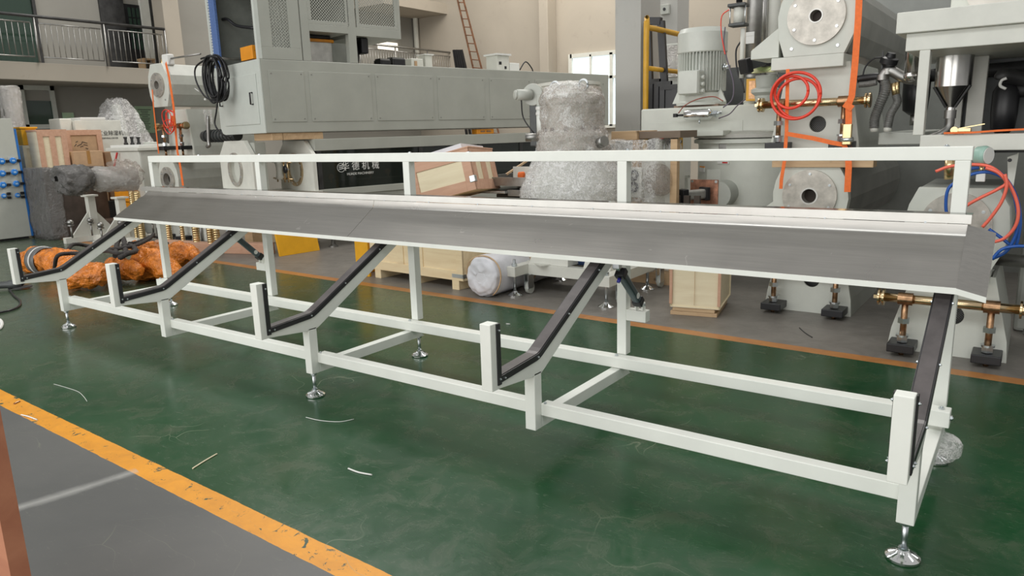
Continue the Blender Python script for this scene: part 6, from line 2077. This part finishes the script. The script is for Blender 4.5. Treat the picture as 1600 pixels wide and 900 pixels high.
bundle('wrapped_bundle', 'bulky orange-wrapped bundle in front, behind the first rack arm', (112, 452), (166, 456), .19, .15, 5, False)
bundle('wrapped_bundle', 'orange-wrapped bundle behind the second pad post', (172, 440), (224, 446), .15, .09, 8, False)
bundle('wrapped_bundle', 'tall orange-wrapped bundle left of the first rear post', (226, 434), (272, 442), .18, .15, 12, False)
bundle('wrapped_bundle', 'orange-wrapped bundle tapering right of the first rear post', (270, 416), (322, 424), .17, .07, 15, False)
bundle('wrapped_bundle', 'small orange-wrapped piece on the floor behind the other bundles', (212, 405), (262, 402), .12, .12, 20, True)
# black sling rope over them
def ropeP(l): return [at(a, b_, z=c) for a, b_, c in l]
t = thing('sling_rope', 'thick black rope sling tangled over the orange bundles', 'rope', tuple(at(190, 395, z=.3)))
o = Vector(t.location)
for pts, rr in (([(105, 408, .15), (106, 392, .3), (115, 382, .35), (135, 384, .3), (160, 390, .36), (185, 388, .42), (210, 384, .42), (232, 374, .42), (240, 366, .45)], .022),
                ([(85, 420, .2), (90, 400, .38), (110, 396, .38), (140, 396, .40), (165, 392, .42), (185, 396, .42), (205, 394, .40)], .022),
                ([(180, 400, .38), (184, 378, .42), (192, 372, .46), (196, 392, .40), (188, 402, .38), (200, 396, .42), (212, 392, .40), (205, 384, .42), (190, 384, .43)], .028),
                ([(200, 380, .38), (215, 378, .38), (235, 370, .34), (250, 372, .3), (262, 380, .2)], .018)):
    P = [p - o for p in ropeP(pts)]
    MB().tube(P, lambda k, rr=rr: rr * (1 + .14 * math.sin(k * 260)), 8, 14).build('rope_strand', M('black_rope', (.035, .03, .028), .8, var=.3, scale=40), t)
# angle grinder and cable at the left edge
c = at(8, 445, z=.06)
t = thing('angle_grinder', 'dark angle grinder lying on the floor at the left edge', 'tool', (c.x, c.y, 0), .6)
MB().lathe([(.03, -.2), (.04, -.15), (.042, .02), (.055, .06), (.055, .14), (.03, .17)], (0, 0, .06), (1, .2, 0), 20).build('body', CHAR, t)
MB().slathe([(.01, 0), (.10, 0), (.10, .008), (.01, .012)], (.17, .04, .02), (0, 0, 1), 28).build('guard', DARK, t)
MB().cyl((.16, .04, .05), (.17, .16, .09), .018).build('side_handle', BLK, t)
cp = [(14, 452), (22, 462), (31, 470), (30, 478), (18, 484), (0, 488), (-20, 492)]
P = [at(a, b_, z=.012) for a, b_ in cp]
m = MB().tube(P, .011, 8, 8)
for v in m.b.verts: v.co -= P[2]
cbl = m.build('power_cable', BLK); cbl.location = P[2]
tag(cbl, 'black power cable curling from the grinder off the left edge', 'cable')
P = [at(a, b_, z=.012) for a, b_ in [(-12, 498), (0, 500), (3, 507), (-2, 514), (-14, 512)]]
m = MB().tube(P, .014, 8, 8)
for v in m.b.verts: v.co -= P[2]
cbl = m.build('white_cable', PAPER); cbl.location = P[2]
tag(cbl, 'loop of pale cable at the left picture edge on the floor', 'cable')
# litter on the green floor
def litter(name, label, pts, wd, mat, cat='litter'):
    P = [at(a, b_, z=.004) for a, b_ in pts]
    m = MB()
    m.tube(P, wd, 5, 4)
    for v in m.b.verts: v.co -= P[0]
    ob = m.build(name, mat); ob.location = P[0]
    return tag(ob, label, cat)
litter('plastic_strip', 'white plastic strip on the green floor below the middle arm', [(544, 732), (560, 738), (581, 742)], .0045, PAPER)
litter('wood_splinter', 'pale thin splinter on the green floor near the yellow line', [(301, 732), (320, 720), (339, 709)], .004, PALEP)
litter('paper_scrap', 'small white scrap on the floor behind the fourth pad post', [(791, 506), (797, 506.5)], .006, PAPER)
litter('plastic_strip', 'short white strip lying on the yellow line at left', [(33, 648), (45, 651), (58, 656)], .004, PAPER)
litter('wood_chip', 'brown wood chip at the edge of the yellow line', [(22, 631), (28, 628), (31, 627)], .007, BRONZE)
litter('thin_wire', 'dark bent wire on the grey floor before the right machine', [(1249, 512), (1258, 520), (1269, 527)], .004, DARK)
litter('fine_thread', 'thin pale thread curved on the green floor at left', [(84, 600), (105, 606), (122, 612), (131, 620), (136, 627)], .0015, PAPER)
litter('fine_thread', 'thin pale thread curved below the middle levelling foot', [(478, 652), (500, 657), (530, 659), (553, 655)], .0022, PAPER)
tag(MB().slathe([(.03, 0), (.03, .002)], at(1484 - 50, 718, z=0), (0, 0, 1), 9).build('paper_scrap', PAPER), 'tiny pale scrap hidden near the rear right foot', 'litter') if 0 else None
# reddish timber board in the near left corner
yb2 = .72
p = at(49, 900, y=yb2)
ptop = at(0, 662, y=yb2)
m = MB().box(p.x - .5, p.x, yb2 - .05, yb2, 0, 1.15)
m.sub(3)
tag(m.build('timber_board', REDW, None), 'reddish timber board standing close in the bottom left corner', 'board')
